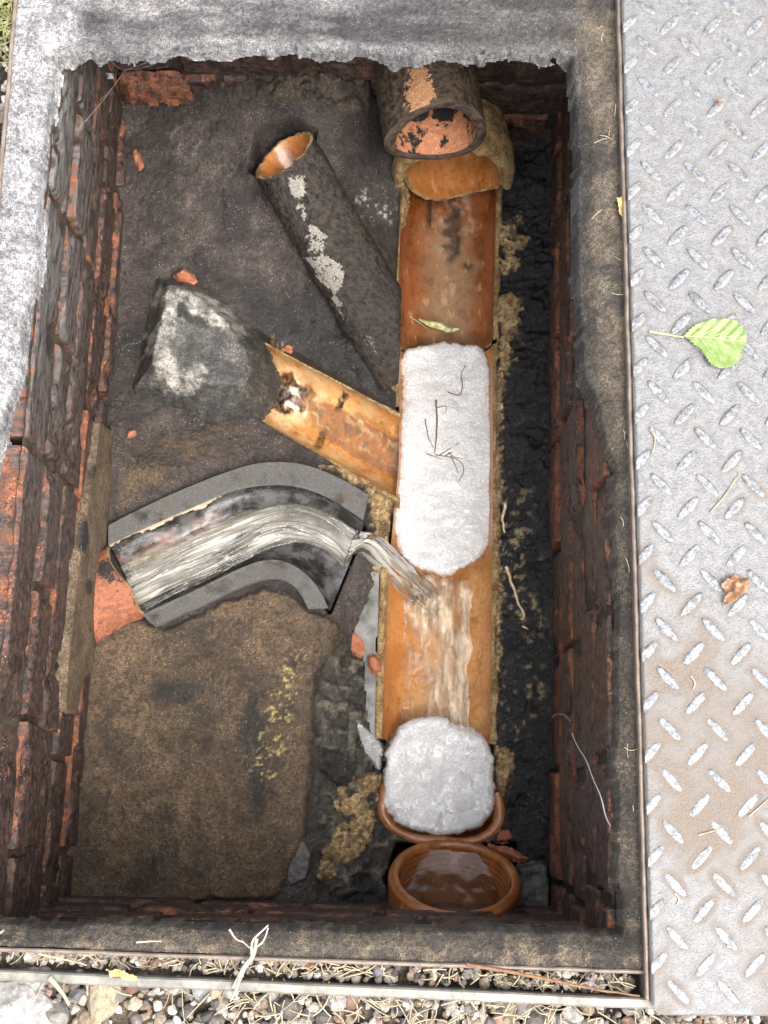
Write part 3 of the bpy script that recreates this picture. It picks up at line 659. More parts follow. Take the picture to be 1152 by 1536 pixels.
# ================================================================== THINGS
def frame_of(D, up=(0, 0, 1)):
    D = unit(D); S = unit(np.cross(D, up)); return D, S, np.cross(S, D)     # axis, side, up
def pipe(root, M, D, length, R, r, cut, amp, m_out, m_in, m_rim, stainfn=None, seg=72, ns=60, rimname='rim', innername='bore', outname='shell', bow=None, taper=0.0, in_stain_shade=None, xmax=None):
    D, S, W = frame_of(D); a = np.linspace(0, 2*math.pi, seg, endpoint=False); c = cut(a)
    t = np.linspace(0, 1, ns)**1.3
    def surf(rad, s, disp, seed):
        s_ = c[None, :]+(length-c[None, :])*s[:, None]
        rr = rad*(1+taper*s_/length)
        p = np.asarray(M)+s_[..., None]*D+rr[..., None]*(np.sin(a)[None, :, None]*S+np.cos(a)[None, :, None]*W)   # a=0 is the crown
        if bow is not None: p = p+bow(s_/length)
        n = np.sin(a)[None, :, None]*S+np.cos(a)[None, :, None]*W
        p = p+n*(disp*(fbm(p, 40, 4, seed)+.5*fbm(p, 160, 3, seed+5)))[..., None]
        if xmax is not None: p[..., 0] = np.minimum(p[..., 0], xmax+.0015*fbm(p, 60, 3, 5))
        return p
    fo = gridfaces(ns, seg, wrap=True)
    vo = surf(R, t, amp, 91); px, py = PJ(vo.reshape(-1, 3))
    st = np.clip(stainfn(px, py, vo.reshape(-1, 3)), 0, 1) if stainfn else np.zeros(ns*seg)
    o = mesh(outname, vo.reshape(-1, 3), fo, m_out, root, True, {'stain': st})
    vi = surf(r, t, amp*.25, 95); ix, iy = PJ(vi.reshape(-1, 3)); si = np.clip(in_stain_shade(ix, iy, vi.reshape(-1, 3)), 0, 1) if in_stain_shade else np.zeros(ns*seg)
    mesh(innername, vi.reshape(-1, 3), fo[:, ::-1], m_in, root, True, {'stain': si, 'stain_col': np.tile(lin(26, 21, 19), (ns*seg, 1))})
    k = np.linspace(0, 1, 7)[:, None, None]; rr = vo[0][None]*(1-k)+vi[0][None]*k
    rr = rr-D*(np.sin(k*math.pi)*.0015)+ (fbm(rr, 200, 3, 97)*.0022)[..., None]*D*np.sin(k*math.pi)
    mesh(rimname, rr.reshape(-1, 3), gridfaces(7, seg, wrap=True), m_rim, root, True, {'stain': np.zeros(7*seg)})
    return vo
def channel(root, L, R, depth, name, mat, n=90, m=40, amp=.0008, stainfn=None, lip=.010, lipmat=None, sides='lr', lipname='edge', outdepth=.014, extra=None):
    """half-round channel lofted between two edge lines, with a cut clay edge on each side and an end wall of the same thickness"""
    L = smoothline(L, n, 2); R = smoothline(R, n, 2)
    u = np.linspace(0, 1, m); c = (1-np.cos(math.pi*u))/2
    rows = L[:, None]*(1-c)[None, :, None]+R[:, None]*c[None, :, None]
    rows[..., 2] -= depth*np.sin(math.pi*u)[None, :]
    rows[..., 2] += amp*(fbm(rows, 60, 3, 101)+.5*fbm(rows, 200, 3, 103))
    V = rows.reshape(-1, 3); px, py = PJ(V); at = {'stain': np.zeros(len(V)), 'stain_col': np.zeros((len(V), 3))}
    if stainfn: at['stain'], at['stain_col'] = stainfn(px, py, V)
    if extra: at.update(extra(px, py, V, np.repeat(np.linspace(0, 1, n), m), np.tile(u, n)))
    loft(name, rows, mat, root, at)
    for sgn, Eg, key in ((-1, L, 'l'), (1, R, 'r')):
        if key not in sides: continue
        out = unit_rows(Eg, R-L)*sgn
        k = np.array([0, .12, .5, .88, 1.0, 1.05]); zz = np.array([0, .0014, .002, .0014, -.001, -.03])
        rr = Eg[:, None]+out[:, None]*(k*lip)[None, :, None]; rr[..., 2] += zz[None]+fbm(rr, 150, 4, 105)*.0016
        rr[:, 3:, :] += (fbm(rr[:, 3:, :], 60, 3, 107)*.0025)[..., None]*out[:, None]
        loft(lipname, rr, lipmat, root, {'stain': np.zeros(rr.shape[0]*rr.shape[1])}, flip=(sgn < 0))
    for e in (0, -1):                                  # end faces
        ring_in = rows[e]; ring_out = ring_in.copy(); ring_out[:, 2] -= outdepth
        loft('end_face', np.stack([ring_in, ring_out]), lipmat, root, {'stain': np.zeros(2*m)}, flip=(e == 0))
    return rows
def unit_rows(E_, d):
    d = d.copy(); d[:, 2] = 0; return d/np.linalg.norm(d, axis=1)[:, None]
def foam_cols(px, py, V, stains):
    s = np.zeros(len(V)); col = np.zeros((len(V), 3))
    for m, rgb, a in stains:
        m = np.clip(m*a, 0, 1); tot = np.maximum(s+m*(1-s), 1e-6); col = (col*(s*(1-m))[:, None]+np.asarray(rgb)*m[:, None])/tot[:, None]; s = s+m*(1-s)
    return s, col

# ---- main channel, upper brown section
ZE = -.366
def cut_line(pts, y0, y1):
    p = resample(pts, 400); k = (p[:, 1] >= y0) & (p[:, 1] <= y1); return resample(p[k], 24)
def st_upper(px, py, V):
    w = fbm(V, 60, 4, 111)
    return foam_cols(px, py, V, [
        (sstep(60, 12, np.abs(px-672+w*20))*sstep(300, 380, py), lin(150, 122, 92), .85),
        (sstep(40, 10, np.abs(px-690+w*24))*sstep(420, 330, py)*sstep(.0, .3, fbm(V, 90, 4, 115)+.15), lin(196, 172, 148), .7),
        (sstep(17, 6, np.abs(px-678-(py-340)*.03+w*26))*sstep(300, 318, py)*sstep(412, 380, py+w*40), lin(58, 50, 40), .95),
        (sstep(6, 3, np.abs(px-646+w*5))*sstep(352, 330, py), lin(40, 30, 22), .9),
        (sstep(16, 4, np.abs(py-512+w*12)), lin(70, 50, 30), .5)])
up = empty('upper_channel', 'brown glazed clay channel below the broken pipe mouth, dry above the foam', 'drain channel')
channel(up, PL(cut_line(MAIN_L, 268, 513), ZE+.004), PL(cut_line(MAIN_R, 268, 512), ZE+.004), .047, 'trough', M_CLAY_BROWN, stainfn=st_upper, lip=.007, lipmat=M_BUFF)
# ---- junction channel: main run with foam and water, side branch from the left
def st_main(px, py, V):
    w = fbm(V, 50, 4, 121)
    return foam_cols(px, py, V, [(sstep(24, 6, np.abs(px-590+w*8))*sstep(840, 880, py), lin(176, 100, 40), .5),
        (sstep(.1, .5, fbm(V, 30, 4, 122))*.6, lin(190, 120, 54), .6), (sstep(12, 3, np.abs(py-520+w*10))*.8, lin(80, 54, 30), .6)])
jn = empty('junction_channel', 'long orange clay junction channel carrying foam and water, with a side branch', 'drain channel')
channel(jn, PL(cut_line(MAIN_L, 517, 1110), ZE), PL(cut_line(MAIN_R, 515, 1120), ZE), .05, 'trough', M_CLAY, n=140, stainfn=st_main, lip=.008, lipmat=M_BUFF, sides='r')
el = smoothline(PL(cut_line(MAIN_L, 845, 1110), ZE), 60, 1)
kk = np.array([0, .1, .5, .9, 1, 1.04]); zz = np.array([0, .002, .0028, .002, -.002, -.04])
rr = el[:, None]+np.array([-1, 0, 0])*(kk*.0082)[None, :, None]; rr[..., 2] += zz+fbm(rr, 150, 4, 125)*.0014
loft('cut_edge', rr, M_BUFF, jn, {'stain': np.zeros(rr.shape[0]*6)}, flip=True)
el = smoothline(PL(cut_line(MAIN_L, 517, 612), ZE), 40, 1)
rr = el[:, None]+np.array([-1, 0, 0])*(kk*.006)[None, :, None]; rr[..., 2] += zz+fbm(rr, 150, 4, 126)*.0014
loft('cut_edge', rr, M_BUFF, jn, {'stain': np.zeros(rr.shape[0]*6)}, flip=True)
def st_branch(px, py, V):
    w = fbm(V, 70, 5, 131); dn = (py-560)-(px-400)*.56       # 0 along the middle
    return foam_cols(px, py, V, [
        (sstep(30, 8, np.abs(dn-18+w*30))*sstep(.0, .25, w+.15), lin(104, 88, 66), .85),
        (sstep(10, 4, np.hypot((px-432)/1.1, (py-592))-25+w*16), lin(16, 14, 13), 1),  # shaded inside of a small pipe hole, painted on as black
        (sstep(12, 3, np.abs(np.hypot((px-432)/1.1, (py-592))-40+w*20)), lin(198, 168, 124), .9),
        (sstep(8, 4.5, np.abs((px-519)+(py-585)*.5+w*7))*(sstep(625, 612, py)+sstep(642, 650, py)), lin(16, 13, 12), 1),
        (sstep(7, 2, np.abs(np.abs(dn-20+w*26)-14))*sstep(-.15, .15, w), lin(236, 218, 192), .85),
        (sstep(.15, .35, fbm(V, 160, 4, 133))*sstep(.0, .3, w), lin(150, 100, 50), .6), (sstep(-.2, .3, fbm(V, 40, 4, 134)), lin(140, 94, 52), .55), (sstep(34, 46, np.abs(dn-20))*sstep(-.15, .2, fbm(V, 110, 4, 135)), lin(176, 146, 104), .8)])
channel(jn, PL(BR_U, -.358), PL(BR_D, -.358), .036, 'branch_trough', M_CLAY, n=170, m=70, stainfn=st_branch, lip=.006, lipmat=M_BUFF, amp=.0016)
# ---- cup of the trap below the lower foam
cup = empty('trap_cup', 'rounded brown clay cup holding the lower foam above the socket', 'drain fitting')
cp = smoothline(PL(CUP, -.37), 120, 2); ctr = cp.mean(0); ctr[1] += .01
inn = unit(cp-ctr) if False else (ctr-cp); inn[:, 2] = 0; inn /= np.linalg.norm(inn, axis=1)[:, None]
prof = [(-.002, -.07), (-.002, -.012), (-.001, -.003), (.002, 0), (.0055, .0005), (.009, 0), (.0115, -.003), (.0125, -.012), (.014, -.04), (.03, -.07)]
rows = np.stack([cp+inn*a+np.array([0, 0, b]) for a, b in prof], 1); rows += (fbm(rows, 90, 3, 141)*.0014)[..., None]*np.array([.4, .4, 1])
loft('rim', rows, M_SOCKET, cup, flip=True)
v = np.r_[[ctr+[0, 0, -.07]], cp+inn*.03+np.array([0, 0, -.07])]; mesh('base', v, [(0, i, i+1) for i in range(1, len(cp))], M_SOCKET, cup)
# ---- round socket (cleaning eye)
def lathe(name, prof, M, D, mat, parent, seg=96, amp=.0008, seed=1, flip=False):
    D, S, W = frame_of(D); a = np.linspace(0, 2*math.pi, seg, endpoint=False)
    rows = np.stack([np.asarray(M)+s*D+r*(np.sin(a)[:, None]*S+np.cos(a)[:, None]*W) for s, r in prof])
    n = (np.sin(a)[:, None]*S+np.cos(a)[:, None]*W)[None]
    rows = rows+n*(amp*(fbm(rows, 50, 4, seed)+.5*fbm(rows, 200, 3, seed+2)))[..., None]
    f = gridfaces(len(prof), seg, wrap=True); f = f[:, ::-1] if flip else f
    return mesh(name, rows.reshape(-1, 3), f, mat, parent, True, {'stain': np.zeros(rows.shape[0]*seg)})
sk = empty('clay_socket', 'round red-brown clay socket with a wet rim and water inside, by the near wall', 'pipe socket')
SC = P(682, 1316, -.322); SD = unit((-.02, -.84, -.54))       # into the pipe
RO, RI = .0645, .0545
lathe('shell', [(.001, RO-.004), (-.001, RO-.001), (.003, RO+.0005), (.012, RO), (.03, RO-.001), (.05, RO-.004), (.075, RO-.01), (.12, RO-.016)], SC, SD, M_SOCKET, sk, seed=151)
lathe('rim', [(.003, RI-.0005), (-.001, RI), (-.0025, RI+.002), (-.003, (RI+RO)/2), (-.0025, RO-.003), (0, RO-.001)], SC, SD, M_SOCKET, sk, seed=152, amp=.0012)
bp = []
for k in range(60):
    s = k*.0022; bp.append((s, RI-.0006-(.0011*(k % 3 == 1) if s < .04 else 0)-max(0, s-.05)*.25))
lathe('bore', bp, SC, SD, M_SOCKET, sk, seed=153, flip=True)
lathe('back', [(.128, .04), (.13, .02), (.131, .0001)], SC, SD, M_SOCKET, sk, flip=True)

# ---- pipes
tp = empty('large_drain_pipe', 'large sooty dark pipe jutting out of the far wall over the channel', 'pipe')
Mt = P(652, 203, -.205); Mt2 = P(636, 95, -.205); Dt = unit(Mt2-Mt); 
def st_pipe(px, py, V):
    w = fbm(V, 80, 4, 161); return sstep(34, 6, np.abs(px-632+w*16))*sstep(60, 100, py)*.55+sstep(20, 6, np.hypot((px-634)/.8, (py-148)/1.6)+w*14)*.8+sstep(40, 10, np.hypot(px-600, py-140)+w*30)*.35
pipe(tp, Mt, Dt, .19, .0520, .0405, lambda a: .004*np.cos(a)+.004*np.sin(a*2+1), .0011, M_PIPE, M_BORE, M_PIPE, st_pipe, in_stain_shade=lambda px, py, V: .42*sstep(32, 4, np.abs(px-624))+.40*sstep(24, 3, np.abs(px-668))+.10+.42*sstep(612, 592, px)+.40*sstep(690, 706, px)+.35*sstep(185, 172, py)+.35*fbm(V, 130, 3, 163))  # bore bands are stain; the darker upper inside is shade put into the colour
ip = empty('inlet_pipe', 'broken orange pipe mouth with a sandy mortar collar at the head of the channel', 'pipe')
Mi = P(680, 270, -.318)
pipe(ip, Mi+[0, .004, 0], (-.02, 1, .0), .10, .056, .0505, lambda a: .010*np.cos(a)**2*(np.cos(a) > 0)+.004*np.sin(a*3), .0022, M_BUFF, M_BORE2, M_BUFF, rimname='broken_rim')
# mortar collar on the crown
a = np.linspace(-1.75, 1.75, 70); rows = []
for s, r in ((-.001, .052), (-.004, .056), (-.003, .0605), (.004, .0635), (.012, .0645), (.020, .063), (.027, .064), (.034, .061), (.05, .058)):
    q = np.stack([Mi[0]+r*np.sin(a)*1.04, np.full(a.shape, Mi[1]+s)+.010*np.cos(a), Mi[2]+r*np.cos(a)], -1); q += (fbm(q, 120, 4, 165)*.0035)[:, None]*np.array([.3, 1, 1]); rows.append(q)
loft('mortar_collar', np.stack(rows), M_BUFF, ip, {'stain': np.zeros(9*70)})
spur = empty('spur_pipe', 'small tarred pipe lying across the benching with a broken orange mouth', 'pipe')
Ms = P(437, 250, -.262); Me = P(612, 560, -.353); Ds = unit(Me-Ms)
def st_spur(px, py, V):
    w = fbm(V, 70, 4, 171); return sstep(26, 5, linedist(px, py, [(440, 280), (480, 380), (505, 430)])+w*30)*.62+sstep(20, 6, linedist(px, py, [(500, 450), (560, 520)])+w*28)*.4
pipe(spur, Ms, Ds, float(np.linalg.norm(Me-Ms)), .036, .0305, lambda a: -.026*(1-np.cos(a))/2+.007*np.sin(a)+.0025*fbm(np.stack([np.cos(a)*2, np.sin(a)*2, 0*a], -1), 2, 3, 7), .003, M_SPUR, M_BORE2, M_BUFF, st_spur, rimname='broken_rim', taper=.1, xmax=.0215)
M_STUB = m_darkpipe('stained_orange_pipe', lin(126, 76, 54, .8), lin(176, 110, 80, .8), lin(58, 48, 43, .7), 1.0, .6)
stub = empty('stub_pipe', 'orange clay pipe end feeding the grey bend from the left wall', 'pipe')
Mb = P(189, 872, -.330); Db = unit(P(80, 935, -.33)-Mb)
pipe(stub, Mb, Db, .09, .041, .036, lambda a: .002*np.sin(4*a), .0016, M_STUB, M_CHIP, M_BUFF, lambda px, py, V: .38+.5*fbm(V, 45, 4, 175))

# ---- grey channel bend
bend = empty('channel_bend', 'dark grey curved half channel pouring water into the orange channel', 'channel bend')
def ch_extra(px, py, V, t, u):
    w = fbm(V, 60, 4, 181)
    return {'stain': sstep(.14, .02, u+w*.12)*sstep(.75, .3, t+w*.4)*.7+sstep(.02, .0, np.abs(u-.93))*.3, 'red': (sstep(.1, .22, u)*sstep(.5, .4, u)*sstep(.75, .3, t)+w*.5)*.5}
_rows = channel(bend, CH_OUT, CH_INN, .034, 'trough', M_TROUGH, n=110, m=44, amp=.0006, sides='', lipmat=M_GREY, extra=ch_extra)
FO = PL([(163, 788), (200, 768), (270, 735), (360, 700), (405, 692), (455, 695), (505, 714), (553, 742)], -.323)
FI = PL([(232, 940), (317, 902), (378, 872), (412, 866), (432, 872), (447, 886), (456, 900), (462, 914)], -.323)
for E1, E2, nm in ((CH_OUT, FO, 'flange'), (CH_INN, FI, 'flange')):
    a = smoothline(E1, 110, 2); b_ = smoothline(E2, 110, 2); k = np.array([0, 0, .05, .25, .5, .75, .95, 1, 1.0]); zz = np.array([-.004, .0012, .002, .002, .002, .002, .002, .001, -.012])
    rr = a[:, None]*(1-k)[None, :, None]+b_[:, None]*k[None, :, None]; rr[..., 2] += zz
    fl_ = np.zeros((110, 9, 3)); fl_[..., 0] = k[None]*.4; fl_[..., 1] = np.linspace(0, 1, 110)[:, None]
    loft(nm, rr, M_GREY, bend, {'flow': fl_.reshape(-1, 3)}, flip=(E1 is CH_INN))
# ---- water: in the bend, pouring out, in the channel
def ribbon(name, rows, mat, churn, label, kind='structure', tex=(1, 1)):
    rows = np.asarray(rows); n, m = rows.shape[:2]
    fl_ = np.zeros((n, m, 3)); s = np.r_[0, np.cumsum(np.linalg.norm(np.diff(rows[:, m//2], axis=0), axis=1))]
    fl_[..., 0] = s[:, None]*10; fl_[..., 1] = np.linspace(0, 1, m)[None]*.6
    o = loft(name, rows, mat, None, {'flow': fl_.reshape(-1, 3), 'churn': np.asarray(churn, float).ravel()}, flip=False)
    return tag(o, label, None, None, kind)
n, m = 150, 60
u = np.linspace(0, 1, m); t = np.linspace(0, .985, n); uu, tt = np.meshgrid(u, t)
Lo = smoothline(CH_OUT, 400, 2); Li = smoothline(CH_INN, 400, 2); ti = (t*399).astype(int)
c0 = .27-.15*sstep(.35, .9, t); c1 = .90-.38*sstep(.45, .95, t)
fw0 = np.stack([tt*6, uu*3, 0*uu], -1)
cc = c0[:, None]*(1-uu)+c1[:, None]*uu+fbm(fw0, 1, 3, 190)*.03
W_ = Lo[ti][:, None]*(1-cc)[..., None]+Li[ti][:, None]*cc[..., None]
flow = np.stack([tt*2.6, uu*13, 0*uu], -1)
bed = -.034*np.sin(np.arccos(np.clip(1-2*cc, -1, 1)))
W_[..., 2] += np.maximum(bed+.003, -.021)+.006*np.sin(np.pi*uu)*(1-.5*tt)-.004*sstep(.5, 1, tt)+fbm(flow*[1.3, .55, 1], 1, 2, 191)*.006+fbm(flow*[1.2, .8, 1], 2, 2, 192)*.0014
churn = sstep(.02, .25, uu)*sstep(1.0, .75, uu)*(.95-.55*sstep(.5, .85, tt))+.4*sstep(.6, .95, tt)
# ... and on over the lip: one sheet that narrows to a stream, arches and plunges under the channel water
JR = PL([(566, 798, -.349), (596, 825, -.362), (634, 863, -.386), (664, 894, -.407), (684, 914, -.418)], 0)
JL = PL([(536, 822, -.354), (568, 857, -.366), (597, 886, -.388), (618, 916, -.408), (634, 938, -.418)], 0)
NJ = 80
e0, e1 = W_[-1, 0], W_[-1, -1]
JR = smoothline(np.r_[[W_[-4, 0]], [e0], JR], NJ+1, 2)[1:]; JL = smoothline(np.r_[[W_[-4, -1]], [e1], JL], NJ+1, 2)[1:]
ce = np.linspace(0, 1, m); tj = np.linspace(0, 1, NJ)
J_ = JR[:, None]*(1-ce)[None, :, None]+JL[:, None]*ce[None, :, None]
arch = (1-(2*ce-1)**2)[None, :]; ju, jt = np.meshgrid(ce, tj)
jf = np.stack([jt*1.4, ju*6, 0*ju], -1)
k0 = sstep(0, .18, tj)[:, None]
base_prof = (W_[-1, :, 2]-np.linspace(e0[2], e1[2], m))[None]*(1-k0)
J_[..., 2] += base_prof+k0*(.013*arch-.004)*(1-.3*tj[:, None])+k0*fbm(jf, .8, 2, 195)*.004+sstep(.6, .9, tj)[:, None]*fbm(jf*[9, 2.2, 1], 1, 3, 198)*.011
J_[..., :2] += (np.stack([fbm(jf*[4, 1, 1], 1.2, 3, 196), fbm(jf*[4, 1, 1], 1.2, 3, 197)], -1)*.0035)*sstep(.15, .6, tj)[:, None, None]
jch = (.75+.2*sstep(.1, .4, jt)-.9*sstep(.6, .9, jt))*(.55+.45*arch)
WW = np.concatenate([W_, J_[1:]]); CH = np.concatenate([churn*(1+.5*sstep(.9, .985, tt)), jch[1:]*1.9])
ribbon('running_water', WW, M_RUSH, CH, 'fast water rushing round the grey bend and pouring into the orange channel')
# sheet of water in the channel
ZW = -.4045
def waterfn(X, Y):
    p = np.stack([X, Y, 0*X], -1); z0 = np.full(len(X), ZW); px, py = PJ(np.stack([X, Y, z0], -1))
    core = linedist(px, py, [(650, 900), (690, 960), (690, 1040), (680, 1100)])
    w = fbm(p, 60, 4, 201); ch = sstep(62, 18, core+w*30)*sstep(840, 900, py)
    ch = np.maximum(ch, .9*sstep(60, 20, np.hypot(px-648, py-915)+w*30)); ch = np.maximum(ch, .9*sstep(38, 15, linedist(px, py, [(640, 888), (700, 905), (715, 960)])+w*25)); ch = np.maximum(ch, .5*sstep(.1, .4, fbm(p, 40, 4, 203, (2.2, .5, 1)))*sstep(900, 960, py)*sstep(590, 640, px))
    lines = sstep(.1, .02, np.abs(fbm(p, 45, 4, 205, (1.6, .8, 1))))*sstep(100, 40, core)*sstep(860, 900, py); ch = np.maximum(ch, .7*lines)
    z = z0+ch*(fbm(p, 70, 4, 207, (1.5, .6, 1))*.005+.0015)+fbm(p, 60, 3, 208, (1.5, .5, 1))*.0014+.007*sstep(50, 10, np.hypot(px-655, py-905))*(.6+w)
    yk = (py > 505) & (py < 1117)
    return z, yk, {'flow': p*1.0, 'churn': np.clip(ch, 0, 1)}
tag(heightfield('channel_water', .012, .14, -.02, .56, .0016, waterfn, M_WATER), 'shallow clear water running down the orange channel', None, None, 'structure')
# standing water: branch, milky gap, socket
def flatwater(name, poly, z, mat, label, ch=.25, res=.002):
    w = PL(poly, z)
    def fn(X, Y):
        p = np.stack([X, Y, 0*X], -1); d = sdf(X, Y, w[:, :2])+fbm(p, 80, 3, 211)*.002
        return np.full(len(X), z)+fbm(p, 50, 3, 212)*.0004, d > 0, {'flow': p, 'churn': np.full(len(X), ch)}
    lo, hi = w.min(0), w.max(0); return tag(heightfield(name, lo[0], hi[0], lo[1], hi[1], res, fn, mat), label, None, None, 'structure')
flatwater('branch_water', [(460, 598), (500, 606), (540, 630), (605, 660), (605, 725), (520, 680), (466, 642)], -.3835, M_POOL, 'thin film of water lying in the side branch')
flatwater('gap_water', [(522, 848), (568, 842), (570, 900), (566, 1000), (566, 1110), (556, 1108), (548, 1060), (546, 1000), (528, 960), (514, 905)], -.3675, M_MILK, 'cloudy grey water standing in the gap beside the channel edge', .6)
_D, _S, _W = frame_of(SD); _zw = -.362; _a = np.linspace(0, 2*math.pi, 120, endpoint=False); _r = RI-.002
_s = (_zw-SC[2]-_r*np.cos(_a)*_W[2])/_D[2]; _k = (_s > 0) & (_s < .11)
_pp = (SC+_s[:, None]*_D+_r*(np.sin(_a)[:, None]*_S+np.cos(_a)[:, None]*_W))[_k]; _pp = _pp[np.argsort(np.arctan2(_pp[:, 1]-_pp[:, 1].mean(), _pp[:, 0]-_pp[:, 0].mean()))]
flatwater('socket_water', np.stack([*PJ(_pp)], -1), _zw, M_POOL, 'clear water lying inside the round clay socket', .1)

# ---- foam
def foam(poly, z, h, edge, label, seed, thin_rgb, lumps=.003, thinedge=.004, grey=0.0):
    w = PL(poly, z); lo, hi = w.min(0)-.004, w.max(0)+.004; w = smoothline(np.r_[w, w[:1]], 120, 2)
    def fn(X, Y):
        p = np.stack([X, Y, 0*X], -1); d = sdf(X, Y, w[:, :2])+fbm(p, 28, 3, seed+9)*.0045+fbm(p, 70, 4, seed)*.003+fbm(p, 250, 2, seed+1)*.001
        dome = np.sqrt(np.clip(d/edge, 0, 1)*(2-np.clip(d/edge, 0, 1)))
        zz = z+h*dome+dome*(fbm(p, 26, 3, seed+2)*lumps+fbm(p, 90, 3, seed+3)*.0008+fbm(p, 420, 2, seed+4)*.00025)-.004*(d < 0)
        tc = np.tile(thin_rgb, (len(X), 1)); th = grey+.85*sstep(thinedge, 0, d+fbm(p, 130, 3, seed+8)*.002)+.25*sstep(.15, .5, fbm(p, 40, 4, seed+6))*sstep(.02, .0, d)
        return zz, d > -.0015, {'thin': np.clip(th, 0, 1), 'thin_col': tc}
    return tag(heightfield('foam', lo[0], hi[0], lo[1], hi[1], .0011, fn, M_FOAM), label, 'foam', 'foam in the drain')
foam([(604, 519), (660, 514), (734, 519), (739, 600), (741, 700), (741, 800), (728, 834), (702, 852), (680, 868), (655, 870), (636, 858), (608, 840), (588, 812), (586, 770), (595, 700), (599, 600), (600, 540)], -.3875, .0075, .008,
     'long tongue of white foam filling the upper orange channel, with roots on it', 221, lin(226, 176, 136, .9))
foam([(594, 1088), (640, 1072), (674, 1076), (716, 1094), (740, 1124), (745, 1180), (737, 1228), (700, 1252), (655, 1257), (612, 1248), (583, 1226), (572, 1190), (573, 1130)], -.377, .009, .008,
     'rounded cushion of white foam at the lower end of the channel', 231, lin(214, 186, 160, .9), .003)
foam([(526, 1070), (545, 1084), (566, 1104), (577, 1130), (576, 1168), (562, 1164), (550, 1142), (534, 1112)], -.368, .006, .006,
     'small patch of grey foam in the gap left of the lower foam', 241, lin(150, 146, 138), .002, .006, .45)

# ---- concrete lump (haunching over the branch pipe)
def lumpfn(X, Y):
    p = np.stack([X, Y, 0*X], -1); fz = floor_z(X, Y)-.012
    poly = PL([(233, 418), (290, 417), (330, 440), (372, 478), (398, 520), (412, 560), (402, 592), (380, 616), (300, 622), (250, 606), (192, 588), (212, 500)], -.318)[:, :2]
    d = sdf(X, Y, poly)+fbm(p, 60, 4, 251)*.0025
    cap = -.283-(X-P(290, 500, -.29)[0])*.22+(Y-P(290, 500, -.29)[1])*.10
    rdg = -.2865+(X-P(300, 500, -.29)[0])*.12-(Y-P(300, 590, -.29)[1])*-.55
    z = np.minimum(np.minimum(fz+np.clip(d+.004, -.01, 1)*1.9, cap), np.minimum(rdg, -.26)); z = z+fbm(p, 45, 4, 252)*.0022+fbm(p, 200, 3, 253)*.0008
    px, py = PJ(np.stack([X, Y, z], -1)); w = fbm(p, 55, 5, 254); w2 = fbm(p, 140, 4, 255)
    col = np.tile(lin(64, 63, 62, 1.1), (len(X), 1)); col = lay(col, sstep(0, .4, w)*.6, lin(98, 96, 93)); col = lay(col, sstep(.35, .1, d/.03)*.6, lin(70, 68, 66))
    wh = sstep(26, 6, linedist(px, py, [(246, 450), (262, 470), (300, 452), (345, 480), (358, 492)])+w*30)*.95
    wh = np.maximum(wh, sstep(24, 6, linedist(px, py, [(252, 470), (246, 530), (255, 570), (288, 575)])+w*34)*.85)
    hole = sstep(10, 3, linedist(px, py, [(270, 460), (285, 478), (305, 486)])+w2*6); wh = wh*(1-hole)
    col = lay(col, np.clip(wh*(.6+.8*w2), 0, 1), lin(206, 202, 196, .95)); col = lay(col, sstep(320, 400, px)*.55, lin(62, 58, 50)); col = lay(col, hole, lin(44, 42, 40))
    col = lay(col, sstep(440, 425, py)*sstep(270, 300, px)*.8, lin(96, 80, 62))
    return z, d > -.006, {'base': col, 'wet': .45+.3*sstep(0, .3, w)}
lw_ = PL([(185, 405), (425, 630)], -.31)
tag(heightfield('concrete_lump', lw_[0, 0], lw_[1, 0], lw_[1, 1], lw_[0, 1], .0015, lumpfn, M_STONE), 'angular grey concrete lump with white lime bloom beside the left wall', 'concrete lump')
# ---- mortar fillet at the foot of the left wall
tl = np.array([PXp(x, y, X0+.0165*(P(x, y, -.3)[1]+.11)+.0075) for x, y in [(150, 628), (143, 690), (124, 790), (112, 880), (101, 980), (97, 1068)]]); bl = PL([(168, 640, -.326), (172, 700, -.332), (162, 790, -.333), (158, 900, -.334), (142, 1000, -.334), (124, 1068, -.333)], 0)
tl = smoothline(tl, 120, 2); bl = smoothline(bl, 120, 2); k = np.linspace(0, 1, 30)
rr = tl[:, None]*(1-k)[None, :, None]+bl[:, None]*k[None, :, None]; rr[..., 2] += -.012*np.sin(np.pi*k)[None]*.6; rr[..., 2] += fbm(rr, 60, 4, 261)*.004
rr[:, 0, 0] -= .012; rr[:, -1, 2] -= .02; rr[0, :, 2] -= .03; rr[-1, :, 2] -= .03
V = rr.reshape(-1, 3); px, py = PJ(V); w = fbm(V, 60, 4, 262); col = np.tile(lin(116, 98, 78), (len(V), 1)); col = lay(col, sstep(.0, .4, w)*.6, lin(84, 72, 60))
for x, y, r1, r2 in ((135, 706, 9, 12), (127, 806, 7, 24), (133, 880, 6, 12), (150, 960, 10, 20)): col = lay(col, sstep(1.2, .7, np.hypot((px-x)/r1, (py-y)/r2)+w*.5), lin(40, 38, 36))
tag(loft('mortar_fillet', rr, M_STONE, None, {'base': col, 'wet': np.full(len(V), .2)}), 'sandy mortar fillet along the foot of the left wall', 'mortar fillet')

